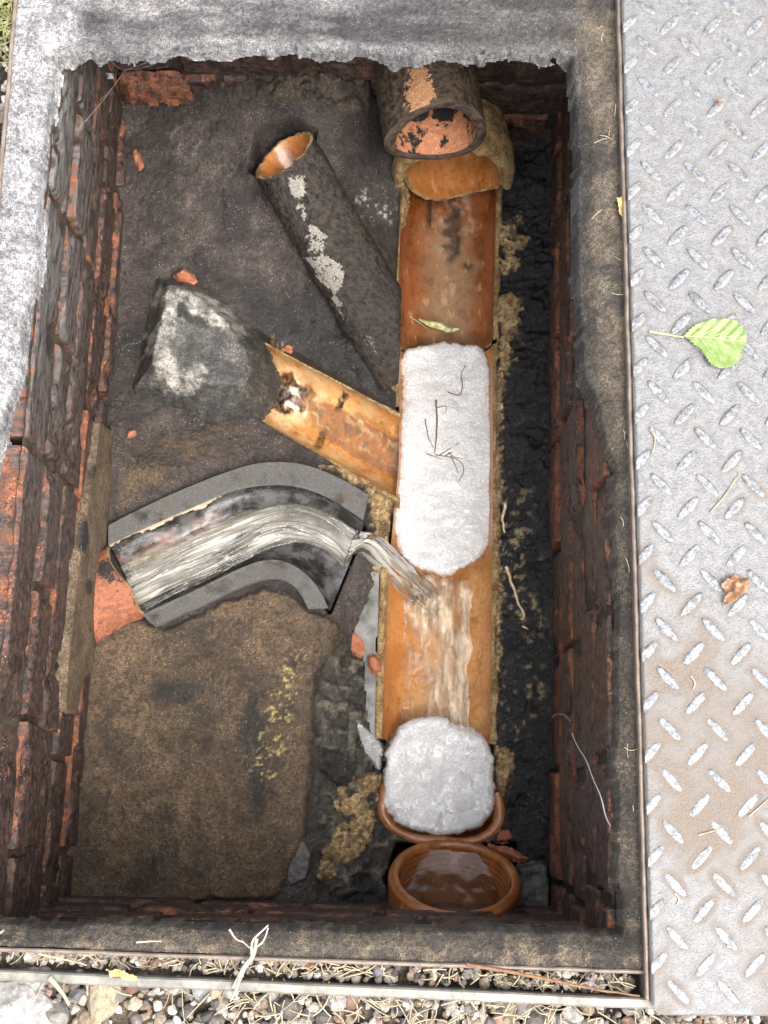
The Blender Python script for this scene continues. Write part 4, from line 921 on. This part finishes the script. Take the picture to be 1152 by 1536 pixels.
# ---- checker plate cover
pl = empty('checker_plate_cover', 'galvanised checker plate cover lying beside the open chamber', 'metal plate')
PX0 = .2065; PZ = .0125; PYB = float(P(1060, 1527, PZ)[1])
a0 = P(986, 321, PZ); sx = P(1052, 321, PZ)[0]-P(986, 321, PZ)[0]; sy = P(986, 321, PZ)[1]-P(986, 386.3, PZ)[1]
def platefn(X, Y):
    p = np.stack([X, Y, 0*X], -1); px, py = PJ(np.stack([X, Y, 0*X+PZ], -1)); w = fbm(p, 20, 4, 271)
    cx, cy, r = PX0+.012, PYB+.012, .012
    out = (X < cx) & (Y < cy) & (np.hypot(X-cx, Y-cy) > r+.0006)
    e = np.minimum(X-PX0, Y-PYB); z = PZ+fbm(p, 5, 2, 272)*.0008-.0012*sstep(.002, 0, e)-.006*(e <= 1e-6)
    dirt = .6*np.exp(-((py-1130)/150)**2-((px-1110)/190)**2)+.35*sstep(.1, .5, w)*sstep(700, 1000, py)*sstep(1400, 1200, py)+.10+.15*sstep(.1, .5, w)+.22*sstep(650, 1050, py)*sstep(-.3, .3, w)
    rg = np.zeros(len(X))
    for k, an in ((0, -47), (1, 47)):
        fi = (X-a0[0])/sx+.43*k; fj = (a0[1]-Y)/sy-.49*k; lx = (fi-np.round(fi))*sx; ly = -(fj-np.round(fj))*sy
        c_, s_ = math.cos(math.radians(an)), math.sin(math.radians(an)); q_ = np.hypot((lx*c_+ly*s_)/.0146, (-lx*s_+ly*c_)/.0064)
        rg = np.maximum(rg, sstep(1.25, .8, q_))
    dirt = dirt+rg*(.28+.35*sstep(-.2, .4, fbm(p, 30, 3, 273)))
    return z, ~out, {'dirt': dirt}
pa, pb = P(932, 0, PZ), P(977, 1500, PZ); PTH = math.atan2(pb[0]-pa[0], pa[1]-pb[1])
pl.rotation_euler = (0, 0, PTH); pl.location = (pa[0]-(PX0*math.cos(PTH)-pa[1]*math.sin(PTH)), pa[1]-(PX0*math.sin(PTH)+pa[1]*math.cos(PTH)), 0)
heightfield('sheet', PX0, PX0+.46, PYB, .86, .0016, platefn, M_PLATE, pl)
def luggeo():
    L, Wd, hgt = .0124, .0040, .0012; n, m = 22, 11; s = np.linspace(-1, 1, n); q = np.linspace(-1, 1, m)
    S_, Q_ = np.meshgrid(s, q, indexing='ij'); wd = Wd*np.sqrt(np.clip(1-S_**2, 0, 1))**1.15
    z = hgt*np.clip(1.5*(1-np.abs(Q_)**2.4), 0, 1)*np.clip(2.0*(1-np.abs(S_)**3), 0, 1)-.0003
    return np.stack([S_*L, Q_*(wd+.0002), z], -1).reshape(-1, 3), gridfaces(n, m)
lv, lf = luggeo(); lmesh = None; rest = []
for i in range(-1, 15):
    for j in range(-10, 22):
        for k in (0, 1):
            x = a0[0]+sx*(i-.43*k); y = a0[1]-sy*(j+.49*k); 
            if not (PX0-.001 < x < PX0+.45 and PYB+.011 < y < .85): continue
            ang = math.radians(-47 if k == 0 else 47)
            qx, qy = PJ([x, y, PZ])
            if qx < 1175 and -20 < qy < 1560:
                if x-.0092 < PX0:
                    cr, sr = math.cos(ang), math.sin(ang); wx = lv[:, 0]*cr-lv[:, 1]*sr; wy = lv[:, 0]*sr+lv[:, 1]*cr
                    o = mesh('tread_lug', np.c_[np.maximum(wx, PX0+.0006-x), wy, lv[:, 2]], lf, M_LUG, pl); o.location = (x, y, PZ); continue
                if lmesh is None:
                    o = mesh('tread_lug', lv, lf, M_LUG, pl); lmesh = o.data
                else:
                    o = bpy.data.objects.new('tread_lug', lmesh); COL.objects.link(o); o.parent = pl
                o.location = (x, y, PZ); o.rotation_euler = (0, 0, ang)
            else:
                cr, sr = math.cos(ang), math.sin(ang); rest.append((np.c_[lv[:, 0]*cr-lv[:, 1]*sr+x, lv[:, 0]*sr+lv[:, 1]*cr+y, lv[:, 2]+PZ], lf))
v, f = join(rest); tag(mesh('tread_lug_field', v, f, M_LUG, pl), None, None, None, 'stuff')

# ---- loose pieces inside the chamber
def blob(name, poly, z, h, mat, label, cat, seed, group=None, base=None, flat=.5, zoff=0, res=.0012, tilt=0):
    """irregular chip: outline with its own thickness resting on the floor"""
    w = PL(poly, z); lo, hi = w.min(0)-.002, w.max(0)+.002; wp = w[:, :2]
    def fn(X, Y):
        p = np.stack([X, Y, 0*X], -1); d = sdf(X, Y, wp)+fbm(p, 140, 3, seed)*.0015
        zz = z+h*np.clip(d/(h*flat+1e-5), -.6, 1)+fbm(p, 120, 3, seed+1)*h*.25+tilt*(X-lo[0]); zz = np.where(d < 0, z-.004, zz)
        at = {'stain': np.zeros(len(X))}
        if base is not None: at['base'] = np.tile(base, (len(X), 1)); at['wet'] = np.full(len(X), .1)
        return zz, d > -.0025, at
    o = heightfield(name, lo[0], hi[0], lo[1], hi[1], res, fn, mat); recenter(o); return tag(o, label, cat, group)
def fz(x, y, dz=0):
    q = P(x, y, -.34)
    for _ in range(3): q = P(x, y, float(floor_z(q[0], q[1])))
    return float(q[2])+dz
for poly, lab, s_ in (([(197, 226), (206, 222), (212, 236), (217, 248), (209, 254), (201, 244)], 'small brick red chip on the dark benching near the far left corner', 301),
        ([(262, 412), (276, 404), (290, 412), (294, 421), (280, 424), (266, 420)], 'orange brick crumb at the top corner of the grey concrete lump', 302),
        ([(498, 536), (520, 536), (536, 550), (553, 560), (540, 566), (524, 560), (508, 552)], 'reddish brick fragment between spur pipe and side branch', 303),
        ([(546, 365), (552, 372), (566, 396), (560, 398), (550, 382)], 'thin red brick sliver beside the spur pipe', 304),
        ([(568, 402), (580, 404), (588, 428), (580, 436), (572, 420)], 'short red brick sliver just below the thin one by the channel', 305),
        ([(748, 1246), (764, 1243), (774, 1258), (758, 1264), (744, 1262)], 'brown clay shard right of the trap cup', 306),
        ([(514, 952), (532, 946), (548, 962), (552, 984), (540, 986), (522, 976)], 'orange brick lump at the edge of the grey puddle', 307),
        ([(192, 646), (204, 646), (203, 654), (190, 660)], 'tiny orange brick crumb at the foot of the left wall', 308),
        ([(430, 516), (440, 520), (436, 526), (426, 522)], 'tiny red brick crumb just above the side branch', 309)):
    cx, cy = np.mean(poly, 0); blob('brick_fragment', poly, fz(cx, cy, .001 if s_ != 302 else .012), .005, M_CHIP, lab, 'brick fragment', s_, 'brick crumbs on the chamber floor')
blob('clay_shard', [(735, 1268), (770, 1274), (790, 1288), (778, 1292), (750, 1280)], -.352, .006, M_CHIP, 'long flat clay shard beside the round socket', 'clay shard', 311)
blob('clay_shard', [(553, 985), (562, 982), (573, 992), (572, 1006), (560, 1010), (552, 1000)], -.361, .005, M_CHIP, 'small curved clay shard stuck on the buff channel edge', 'clay shard', 312)
blob('slate_piece', [(776, 1300), (812, 1291), (823, 1300), (826, 1372), (790, 1378), (768, 1366)], -.352, .008, M_SLATE, 'dark slate piece wedged between round socket and right wall', 'slate', 313, flat=.3)
blob('slate_piece', [(428, 1266), (456, 1260), (470, 1280), (462, 1318), (432, 1332), (424, 1300)], -.347, .006, M_SLATE, 'dark slate flake at the lower corner of the sandy slab', 'slate', 314, flat=.3)
blob('mortar_lump', [(598, 268), (610, 264), (612, 300), (606, 336), (600, 340), (597, 300)], -.352, .010, M_BUFF, 'narrow sandy mortar lump left of the pipe mouth', 'mortar lump', 315)
# ledge brick at the far left corner
lb = PL([(172, 118), (186, 104), (270, 104), (284, 120), (282, 132), (190, 132)], -.232)
def ledge(X, Y):
    p = np.stack([X, Y, 0*X], -1); d = sdf(X, Y, lb[:, :2])+fbm(p, 90, 3, 321)*.002
    z = -.232-(Y-lb[:, 1].mean())*-.35+fbm(p, 70, 4, 322)*.003-.03*sstep(.002, -.001, d)
    n = len(X); return z, d > -.002, {'wear': np.full(n, .62)+.2*fbm(p, 40, 3, 323), 'pale': np.zeros(n), 'along': np.stack([X*.2, Y, 0*X], -1)}
lo, hi = lb.min(0)-.004, lb.max(0)+.004
recenter(heightfield('brick', lo[0], hi[0], lo[1], hi[1], .0014, ledge, M_BRICK, bt))

def strand(name, pts, rad, mat, label, cat, z=None, group=None, seed=1, n=24, wob=.0008, parent=None, seg=5, taper=.5):
    q = smoothline(PL(pts, z), n, 2); q = q+np.stack([fbm(q, 90, 2, seed+k) for k in range(3)], -1)*wob
    v, f = tubegeo(q, rad*(1-taper*np.linspace(0, 1, n)), seg); o = mesh(name, v, f, mat, parent)
    if parent is None: recenter(o); tag(o, label, cat, group)
    return o
ZF = -.3795
rt1 = empty('root_tuft', 'branching brown root tuft lying on the upper foam', 'root')
for i, q in enumerate(([(654, 600), (656, 640), (652, 680)], [(652, 682), (668, 684), (690, 690), (698, 706), (688, 724)], [(654, 612), (672, 608), (668, 618)], [(638, 628), (640, 650), (650, 672)],
                       [(660, 682), (676, 672), (690, 664)], [(668, 684), (684, 676)], [(676, 684), (684, 700), (686, 710)], [(640, 680), (650, 684), (662, 690)], [(672, 678), (682, 686), (694, 688)])):
    strand('fibre', q, .0011 if i == 0 else .0006, M_ROOT, '', '', ZF+.001, seed=330+i, parent=rt1)
strand('root', [(671, 588), (690, 596), (694, 580), (690, 562), (698, 548)], .0006, M_ROOT, 'single hooked dark root lying on the upper foam', 'root', ZF+.0012, seed=341)
M_SCRAP = m_leaf('pale_green_scrap', lin(150, 156, 84), lin(214, 212, 160))
gs = empty('leaf_scrap', 'crumpled pale green leaf scrap at the head of the foam', 'leaf scrap')
q = smoothline(PL([(628, 480), (645, 486), (660, 488), (672, 496), (688, 494)], -.398), 40, 2); kk_ = np.linspace(-1, 1, 9)
rr = q[:, None]+np.array([.15, 1, 0])*(kk_*.0042)[None, :, None]*np.sin(np.linspace(.25, 2.9, 40))[:, None, None]; rr[..., 2] += .004*np.abs(fbm(rr, 140, 3, 343))+.003*(1-kk_**2)[None]
loft('blade', rr, M_SCRAP, gs); strand('stem', [(612, 474), (625, 482), (640, 492)], .0007, M_PALE, '', '', -.393, parent=gs)
# tissue strings and scum on the black strip
for i, (q, lab) in enumerate((([(757, 757), (754, 780), (757, 800)], 'short pale tissue string beside the upper foam'), ([(757, 850), (768, 872), (776, 900), (784, 920), (780, 940)], 'long limp tissue string on the black benching'),
                              ([(784, 940), (800, 945), (808, 960)], 'thin curled tissue thread below the long limp one'))):
    zz_ = fz(q[0][0], q[0][1], .006); strand('tissue_string', q, .0018 if i < 2 else .0008, M_TISSUE, lab, 'tissue', zz_, 'tissue on the black strip', 351+i, wob=.003)
# cobwebs and a hair on the walls
cw = empty('cobweb', 'torn cobweb strands in the far left corner under the lip', 'cobweb')
for i, (a_, b_, z0, z1) in enumerate((((150, 76), (186, 106), -.02, -.20), ((186, 106), (262, 70), -.20, -.02), ((186, 106), (250, 88), -.2, -.1), ((150, 150), (186, 106), -.12, -.2), ((120, 190), (186, 106), -.08, -.2), ((186, 104), (234, 84), -.2, -.06))):
    A_, B_ = P(a_[0], a_[1], z0), P(b_[0], b_[1], z1); t_ = np.linspace(0, 1, 10)[:, None]; q = A_*(1-t_)+B_*t_; q[:, 2] -= .004*np.sin(np.pi*t_[:, 0])
    v, f = tubegeo(q, .00018, 4); mesh('thread', v, f, M_WEB, cw)
hw = [PXp(x, y, X1-.008) for x, y in ((858, 1100), (866, 1120), (880, 1140), (890, 1170), (902, 1195), (908, 1225), (916, 1240))]
q = smoothline(hw, 40, 2); v, f = tubegeo(q, .0005, 4); tag(recenter(mesh('cobweb_thread', v, f, M_WEB)), 'dusty cobweb thread hanging on the right wall near the socket', 'cobweb')
hw = [PXp(x, y, X1-.008) for x, y in ((828, 1076), (836, 1070), (848, 1072), (855, 1082))]
q = smoothline(hw, 24, 2); v, f = tubegeo(q, .0005, 4); tag(recenter(mesh('straw', v, f, M_STRAW)), 'thin curved straw caught on the right wall', 'straw')

# ---- on the plate
lf_ = empty('green_leaf', 'fresh green toothed leaf lying on the metal plate', 'leaf')
LFP = [(1024, 506), (1034, 494), (1048, 486), (1064, 481), (1084, 480), (1100, 482), (1112, 492), (1119, 506), (1120, 516), (1112, 522), (1111, 538), (1102, 550), (1088, 556), (1072, 556), (1062, 548), (1056, 538), (1048, 526), (1036, 516)]
lw2 = smoothline(PL(LFP+LFP[:1], PZ), 90, 2); ax0, ax1 = P(1024, 506, PZ), P(1114, 514, PZ); axd = unit(ax1-ax0); axn = np.array([-axd[1], axd[0], 0])
def leafz(X, Y):
    s_ = (X-ax0[0])*axd[0]+(Y-ax0[1])*axd[1]; q_ = (X-ax0[0])*axn[0]+(Y-ax0[1])*axn[1]
    return PZ+.0035+.10*np.abs(q_)+.5*(s_-.02)**2+.0006*np.cos((s_-np.abs(q_)*.8)*700)
def leaffn(X, Y):
    p = np.stack([X, Y, 0*X], -1); ang = np.arctan2(Y-lw2[:, 1].mean(), X-lw2[:, 0].mean())
    d = sdf(X, Y, lw2[:, :2])+.0005*np.sin(ang*46); return leafz(X, Y), d > 0, {}
lo, hi = lw2.min(0)-.001, lw2.max(0)+.001
bl_ = heightfield('blade', lo[0], hi[0], lo[1], hi[1], .0005, leaffn, M_LEAF, lf_); md = bl_.modifiers.new('thick', 'SOLIDIFY'); md.thickness = .0004
def vein(pts, r):
    q = smoothline(PL(pts, PZ), 20, 1); q[:, 2] = leafz(q[:, 0], q[:, 1])+.0002; v, f = tubegeo(q, r*(1-.5*np.linspace(0, 1, 20)), 5); mesh('vein', v, f, M_VEIN, lf_)
vein([(1024, 506), (1060, 508), (1090, 512), (1116, 515)], .0007)
for pts in (([(1036, 507), (1052, 496), (1064, 485)]), ([(1050, 507), (1068, 496), (1086, 484)]), ([(1064, 509), (1084, 500), (1104, 490)]), ([(1080, 511), (1098, 505), (1114, 502)]),
            ([(1048, 508), (1058, 520), (1064, 540)]), ([(1062, 509), (1074, 526), (1080, 550)]), ([(1076, 511), (1090, 526), (1100, 545)]), ([(1090, 512), (1100, 520), (1108, 532)])): vein(pts, .00045)
q = smoothline(np.array([P(974, 497, PZ+.002), P(990, 500, PZ+.002), P(1026, 506, PZ+.004)]), 20, 2); v, f = tubegeo(q, np.linspace(.0011, .0006, 20), 6); mesh('stalk', v, f, M_VEIN, lf_)
def crumple(name, poly, z, h, mat, label, cat, seed, res=.0008):
    w_ = PL(poly, z); lo, hi = w_.min(0)-.001, w_.max(0)+.001
    def fn(X, Y):
        p = np.stack([X, Y, 0*X], -1); d = sdf(X, Y, w_[:, :2])+fbm(p, 220, 3, seed)*.0022
        return z+h*(.6+fbm(p, 110, 3, seed+1)*1.1), d > 0, {}
    o = heightfield(name, lo[0], hi[0], lo[1], hi[1], res, fn, mat); md = o.modifiers.new('thick', 'SOLIDIFY'); md.thickness = .0005; recenter(o); return tag(o, label, cat)
crumple('dead_leaf', [(1086, 868), (1104, 860), (1120, 868), (1122, 888), (1106, 898), (1096, 906), (1084, 908), (1088, 892), (1080, 878)], PZ+.003, .006, M_DEAD, 'crumpled brown dead leaf on the metal plate', 'leaf', 361)
crumple('dead_leaf', [(924, 300), (932, 298), (938, 310), (934, 330), (926, 318)], .004, .004, M_YLEAF, 'small yellow dry leaf on the concrete beside the plate', 'leaf', 371)
crumple('dead_leaf', [(1070, 150), (1080, 148), (1085, 156), (1076, 162)], PZ+.003, .003, M_DEAD, 'small brown leaf crumb near the far end of the plate', 'leaf', 375)
for i, (q, lab) in enumerate((([(1066, 768), (1084, 748), (1104, 718), (1110, 712), (1106, 706)], 'thin pale straw hooked at one end above the dead leaf'), ([(1048, 1252), (1066, 1248), (1082, 1242)], 'short pale straw lying on the dusty part of the plate'),
        ([(1124, 1224), (1138, 1212), (1156, 1196)], 'yellow straw near the right edge of the plate'), ([(1036, 1014), (1044, 1024), (1040, 1034)], 'short bent straw crumb below the dead leaf'),
        ([(1012, 1340), (1020, 1348), (1014, 1358)], 'small bent straw low on the plate'), ([(1090, 1418), (1106, 1424)], 'tiny pale straw near the bottom of the plate'), ([(977, 640), (984, 660), (978, 680)], 'thin brown fibre near the plate edge below the leaf'))):
    strand('straw', q, .0007, M_STRAW, lab, 'straw', PZ+.0012, 'straw on the plate', 381+i, wob=.0004)

# ---- ground litter: gravel, stones, straw
def ico():
    t = (1+5**.5)/2; v = np.array([(-1, t, 0), (1, t, 0), (-1, -t, 0), (1, -t, 0), (0, -1, t), (0, 1, t), (0, -1, -t), (0, 1, -t), (t, 0, -1), (t, 0, 1), (-t, 0, -1), (-t, 0, 1)], float)
    f = [(0, 11, 5), (0, 5, 1), (0, 1, 7), (0, 7, 10), (0, 10, 11), (1, 5, 9), (5, 11, 4), (11, 10, 2), (10, 7, 6), (7, 1, 8), (3, 9, 4), (3, 4, 2), (3, 2, 6), (3, 6, 8), (3, 8, 9), (4, 9, 5), (2, 4, 11), (6, 2, 10), (8, 6, 7), (9, 8, 1)]
    v /= np.linalg.norm(v[0]); return v, f
def subdiv(v, f):
    v = list(map(tuple, v)); c = {}; nf = []
    def mid(a, b):
        k = (min(a, b), max(a, b))
        if k not in c: m = np.add(v[a], v[b]); v.append(tuple(m/np.linalg.norm(m))); c[k] = len(v)-1
        return c[k]
    for a, b, d in f: x, y, z = mid(a, b), mid(b, d), mid(d, a); nf += [(a, x, z), (b, y, x), (d, z, y), (x, y, z)]
    return np.array(v), nf
I0 = ico(); I1 = subdiv(*I0); I2 = subdiv(*I1); I3 = subdiv(*I2)
def stone(base, seed, facets=9):
    R = np.random.default_rng(seed); v = base.copy(); r = np.ones(len(v))
    for _ in range(facets):
        n = unit(R.normal(size=3)); h = R.uniform(.55, .85); d = v@n; r = np.minimum(r, np.where(d > .05, h/np.maximum(d, .05), 9))
    return v*np.clip(r, .4, 1)[:, None]
PAL = [lin(*c, .8) for c in ((150, 144, 138), (176, 168, 158), (120, 112, 106), (100, 92, 86), (196, 184, 168), (150, 122, 104), (134, 120, 100), (88, 82, 78), (166, 150, 128), (204, 200, 194))]
R_ = np.random.default_rng(11); shapes = [stone(I1[0], 400+i, 8) for i in range(14)]; f1 = np.array(I1[1])
vs, fs, cs, o_ = [], [], [], 0
def put_stone(x, y, z, r):
    global o_
    s = shapes[R_.integers(14)]*r*R_.uniform(.7, 1.25, 3)*[1, 1, .75]; a = R_.uniform(0, 6.28); c_, s_ = math.cos(a), math.sin(a)
    vs.append(np.c_[s[:, 0]*c_-s[:, 1]*s_+x, s[:, 0]*s_+s[:, 1]*c_+y, s[:, 2]+z]); fs.append(f1+o_); o_ += len(s); cs.append(np.tile(PAL[R_.integers(10)]*R_.uniform(.7, 1.1), (len(s), 1)))
for i in range(2600):
    x = R_.uniform(-.42, .30); t_ = R_.uniform(0, 1)**1.6; y = yl(LN_B2, x)-.004-t_*.16; put_stone(x, y, -.013+R_.uniform(0, .004), min(.0105, .0028*math.exp(R_.normal(0, .42))*1.25))
for i in range(520):
    x = R_.uniform(-.32, .20); y = yl(LN_B2, x)+.0045+R_.uniform(0, 1)*(yl(LN_B1, x)-yl(LN_B2, x)-.008); put_stone(x, y, -.013+R_.uniform(0, .004), R_.uniform(.0016, .0042))
for i in range(700):
    x = XL-.003-R_.uniform(0, 1)**1.5*.09; y = R_.uniform(-.15, .75); put_stone(x, y, -.013+R_.uniform(0, .004), R_.uniform(.002, .006))
tag(mesh('gravel', np.concatenate(vs), np.concatenate(fs), M_GRAVEL, None, False, {'base': np.concatenate(cs)}), 'loose grey gravel and grit around the steel frame', 'gravel', None, 'stuff')
def boulder(px, py, rx, ry, h, rgb, label, seed, rot=0):
    c_ = P(px, py, -.008); k = 1/1950.; v = stone(I3[0], seed, 12)*[rx*k*1.15, ry*k*1.15, h]; a = math.radians(rot); v = np.c_[v[:, 0]*math.cos(a)-v[:, 1]*math.sin(a), v[:, 0]*math.sin(a)+v[:, 1]*math.cos(a), v[:, 2]]
    v = v+fbm(v+c_, 90, 3, seed)[:, None]*v*.12
    o = mesh('stone', v, np.array(I3[1]), M_GRAVEL, None, False, {'base': np.tile(lin(*rgb, .42), (len(v), 1))}); o.location = c_; return tag(o, label, 'stone', 'larger stones by the frame')
boulder(20, 1522, 55, 42, .017, (206, 202, 196), 'large pale stone in the bottom left corner of the gravel', 501, -15)
boulder(153, 1494, 24, 36, .012, (196, 180, 150), 'upright tan stone below the rail near the left', 502, -25)
boulder(46, 1470, 24, 17, .009, (196, 192, 186), 'squarish grey stone just below the rail at far left', 503)
boulder(46, 1433, 13, 9, .005, (204, 198, 190), 'white pebble in the groove at far left', 504)
boulder(196, 1482, 10, 9, .005, (176, 120, 108), 'small pink pebble right of the tan stone', 505)
boulder(118, 1490, 13, 9, .006, (128, 126, 124), 'dark grey pebble left of the tan stone', 506)
boulder(84, 1522, 16, 20, .008, (168, 162, 154), 'grey stone beside the large pale stone', 507, 20)
boulder(300, 1485, 14, 12, .007, (178, 176, 172), 'light grey pebble below the rail left of the pale stem', 508)
boulder(505, 1502, 16, 12, .007, (214, 210, 204), 'white pebble below the rail near the middle', 509)
boulder(430, 1510, 17, 16, .008, (120, 110, 102), 'dark brown stone below the rail right of the pale stem', 510)
boulder(860, 1520, 16, 12, .007, (206, 200, 192), 'pale pebble below the rail towards the plate', 511)
boulder(566, 1457, 9, 9, .005, (146, 144, 146), 'grey pebble in the groove near the middle', 512)
boulder(466, 1448, 7, 6, .004, (190, 150, 112), 'tan pebble in the groove left of the middle', 513)
parts = []
def litter(x, y, z, ln, rad, a):
    n = 7; t_ = np.linspace(-.5, .5, n); cv = R_.normal(0, .5); q = np.stack([t_*ln, cv*ln*(t_**2-.1), .3*ln*R_.uniform(0, .6)*(t_+.5)+0*t_], -1)
    c_, s_ = math.cos(a), math.sin(a); q = np.stack([q[:, 0]*c_-q[:, 1]*s_+x, q[:, 0]*s_+q[:, 1]*c_+y, q[:, 2]+z], -1); parts.append(tubegeo(q, rad, 4))
for i in range(230):
    x = R_.uniform(-.30, .24); x = x if R_.uniform() < .35 else R_.normal(.03, .10); y = yl(LN_B2, x)-.006-R_.uniform(0, 1)**1.3*.05; litter(x, y, -.006+R_.uniform(0, .004), R_.uniform(.008, .028), R_.uniform(.00022, .0006), R_.uniform(0, 6.28))
for i in range(170):
    x = R_.uniform(-.30, .20); y = yl(LN_B2, x)+.006+R_.uniform(0, 1)*.012; litter(x, y, -.008+R_.uniform(0, .003), R_.uniform(.006, .02), R_.uniform(.0003, .0007), R_.normal(0, .7))
for i in range(18):
    y = R_.uniform(.0, .66); litter(R_.uniform(.194 if y < .37 else .174, .203), y, .0015, R_.uniform(.004, .012), .0003, R_.uniform(0, 6.28))
v, f = join(parts); tag(mesh('straw_litter', v, f, M_STRAW), 'fine dry straw and grass litter on the gravel', 'straw litter', None, 'stuff')
parts = []
for i in range(140): litter(XL-.012+R_.normal(0, .008), R_.normal(.675, .03), -.006, R_.uniform(.01, .025), .0006, R_.uniform(0, 6.28))
v, f = join(parts); tag(mesh('moss_tuft', v, f, m_leaf('pale_moss', lin(120, 126, 70, .6), lin(176, 172, 110, .6))), 'pale mossy grass tuft outside the frame at the top left', 'moss', None, 'stuff')
ps = empty('plant_stem', 'pale dried plant stem lying across the rail near the left', 'plant stem')
for i, (q, r_) in enumerate((([(352, 1482, .006), (366, 1452, .01), (382, 1430, .012), (386, 1408, .012)], .0024), ([(378, 1432, .013), (376, 1412, .013), (392, 1396, .014), (402, 1388, .014)], .001), ([(384, 1420, .013), (396, 1414, .013), (402, 1392, .014)], .0009), ([(360, 1468, .01), (352, 1488, .008), (346, 1500, .004)], .0014), ([(380, 1426, .013), (370, 1420, .012), (362, 1412, .012)], .0007))):
    strand('twig', q, r_, M_PALE, '', '', None, seed=520+i, parent=ps, taper=.4)
for i, (q, r_, mt, lab, cat) in enumerate((([(700, 1446, .003), (790, 1462, .004), (880, 1482, .004), (960, 1494, .003)], .0016, M_TWIG, 'long brown twig in the groove towards the plate', 'twig'), ([(60, 1430, .002), (100, 1440, .004), (130, 1448, .003)], .0010, M_STRAW, 'straw lying across the groove at far left', 'straw'),
        ([(205, 1414, .004), (225, 1411, .005), (242, 1412, .005)], .0008, M_PALE, 'short white stem on the near concrete left of the plant stem', 'stem'), ([(345, 1394, .004), (352, 1408, .005), (366, 1414, .005)], .001, M_PALE, 'bent pale green stem left of the plant stem', 'stem'), ([(75, 1466, .004), (95, 1490, .004), (104, 1508, .002)], .0022, M_STRAW, 'flat dry stalk below the rail left of the tan stone', 'straw'),
        ([(0, 1398, .003), (6, 1394, .005)], .0012, M_STRAW, 'yellow straw tip on the near concrete at far left', 'straw'))):
    strand('dry_stem', q, r_, mt, lab, cat, None, None, 530+i)
crumple('dead_leaf', [(160, 1453), (180, 1452), (205, 1464), (215, 1470), (185, 1470), (166, 1464)], .008, .003, M_YLEAF, 'flat tan leaf lying on the rail above the tan stone', 'leaf', 541)
crumple('dead_leaf', [(876, 1478), (892, 1460), (900, 1458), (896, 1470), (884, 1484)], .006, .003, m_leaf('grey_leaf', lin(90, 78, 76, .6), lin(128, 112, 108, .6)), 'dark grey dry leaf on the twig in the groove', 'leaf', 545)
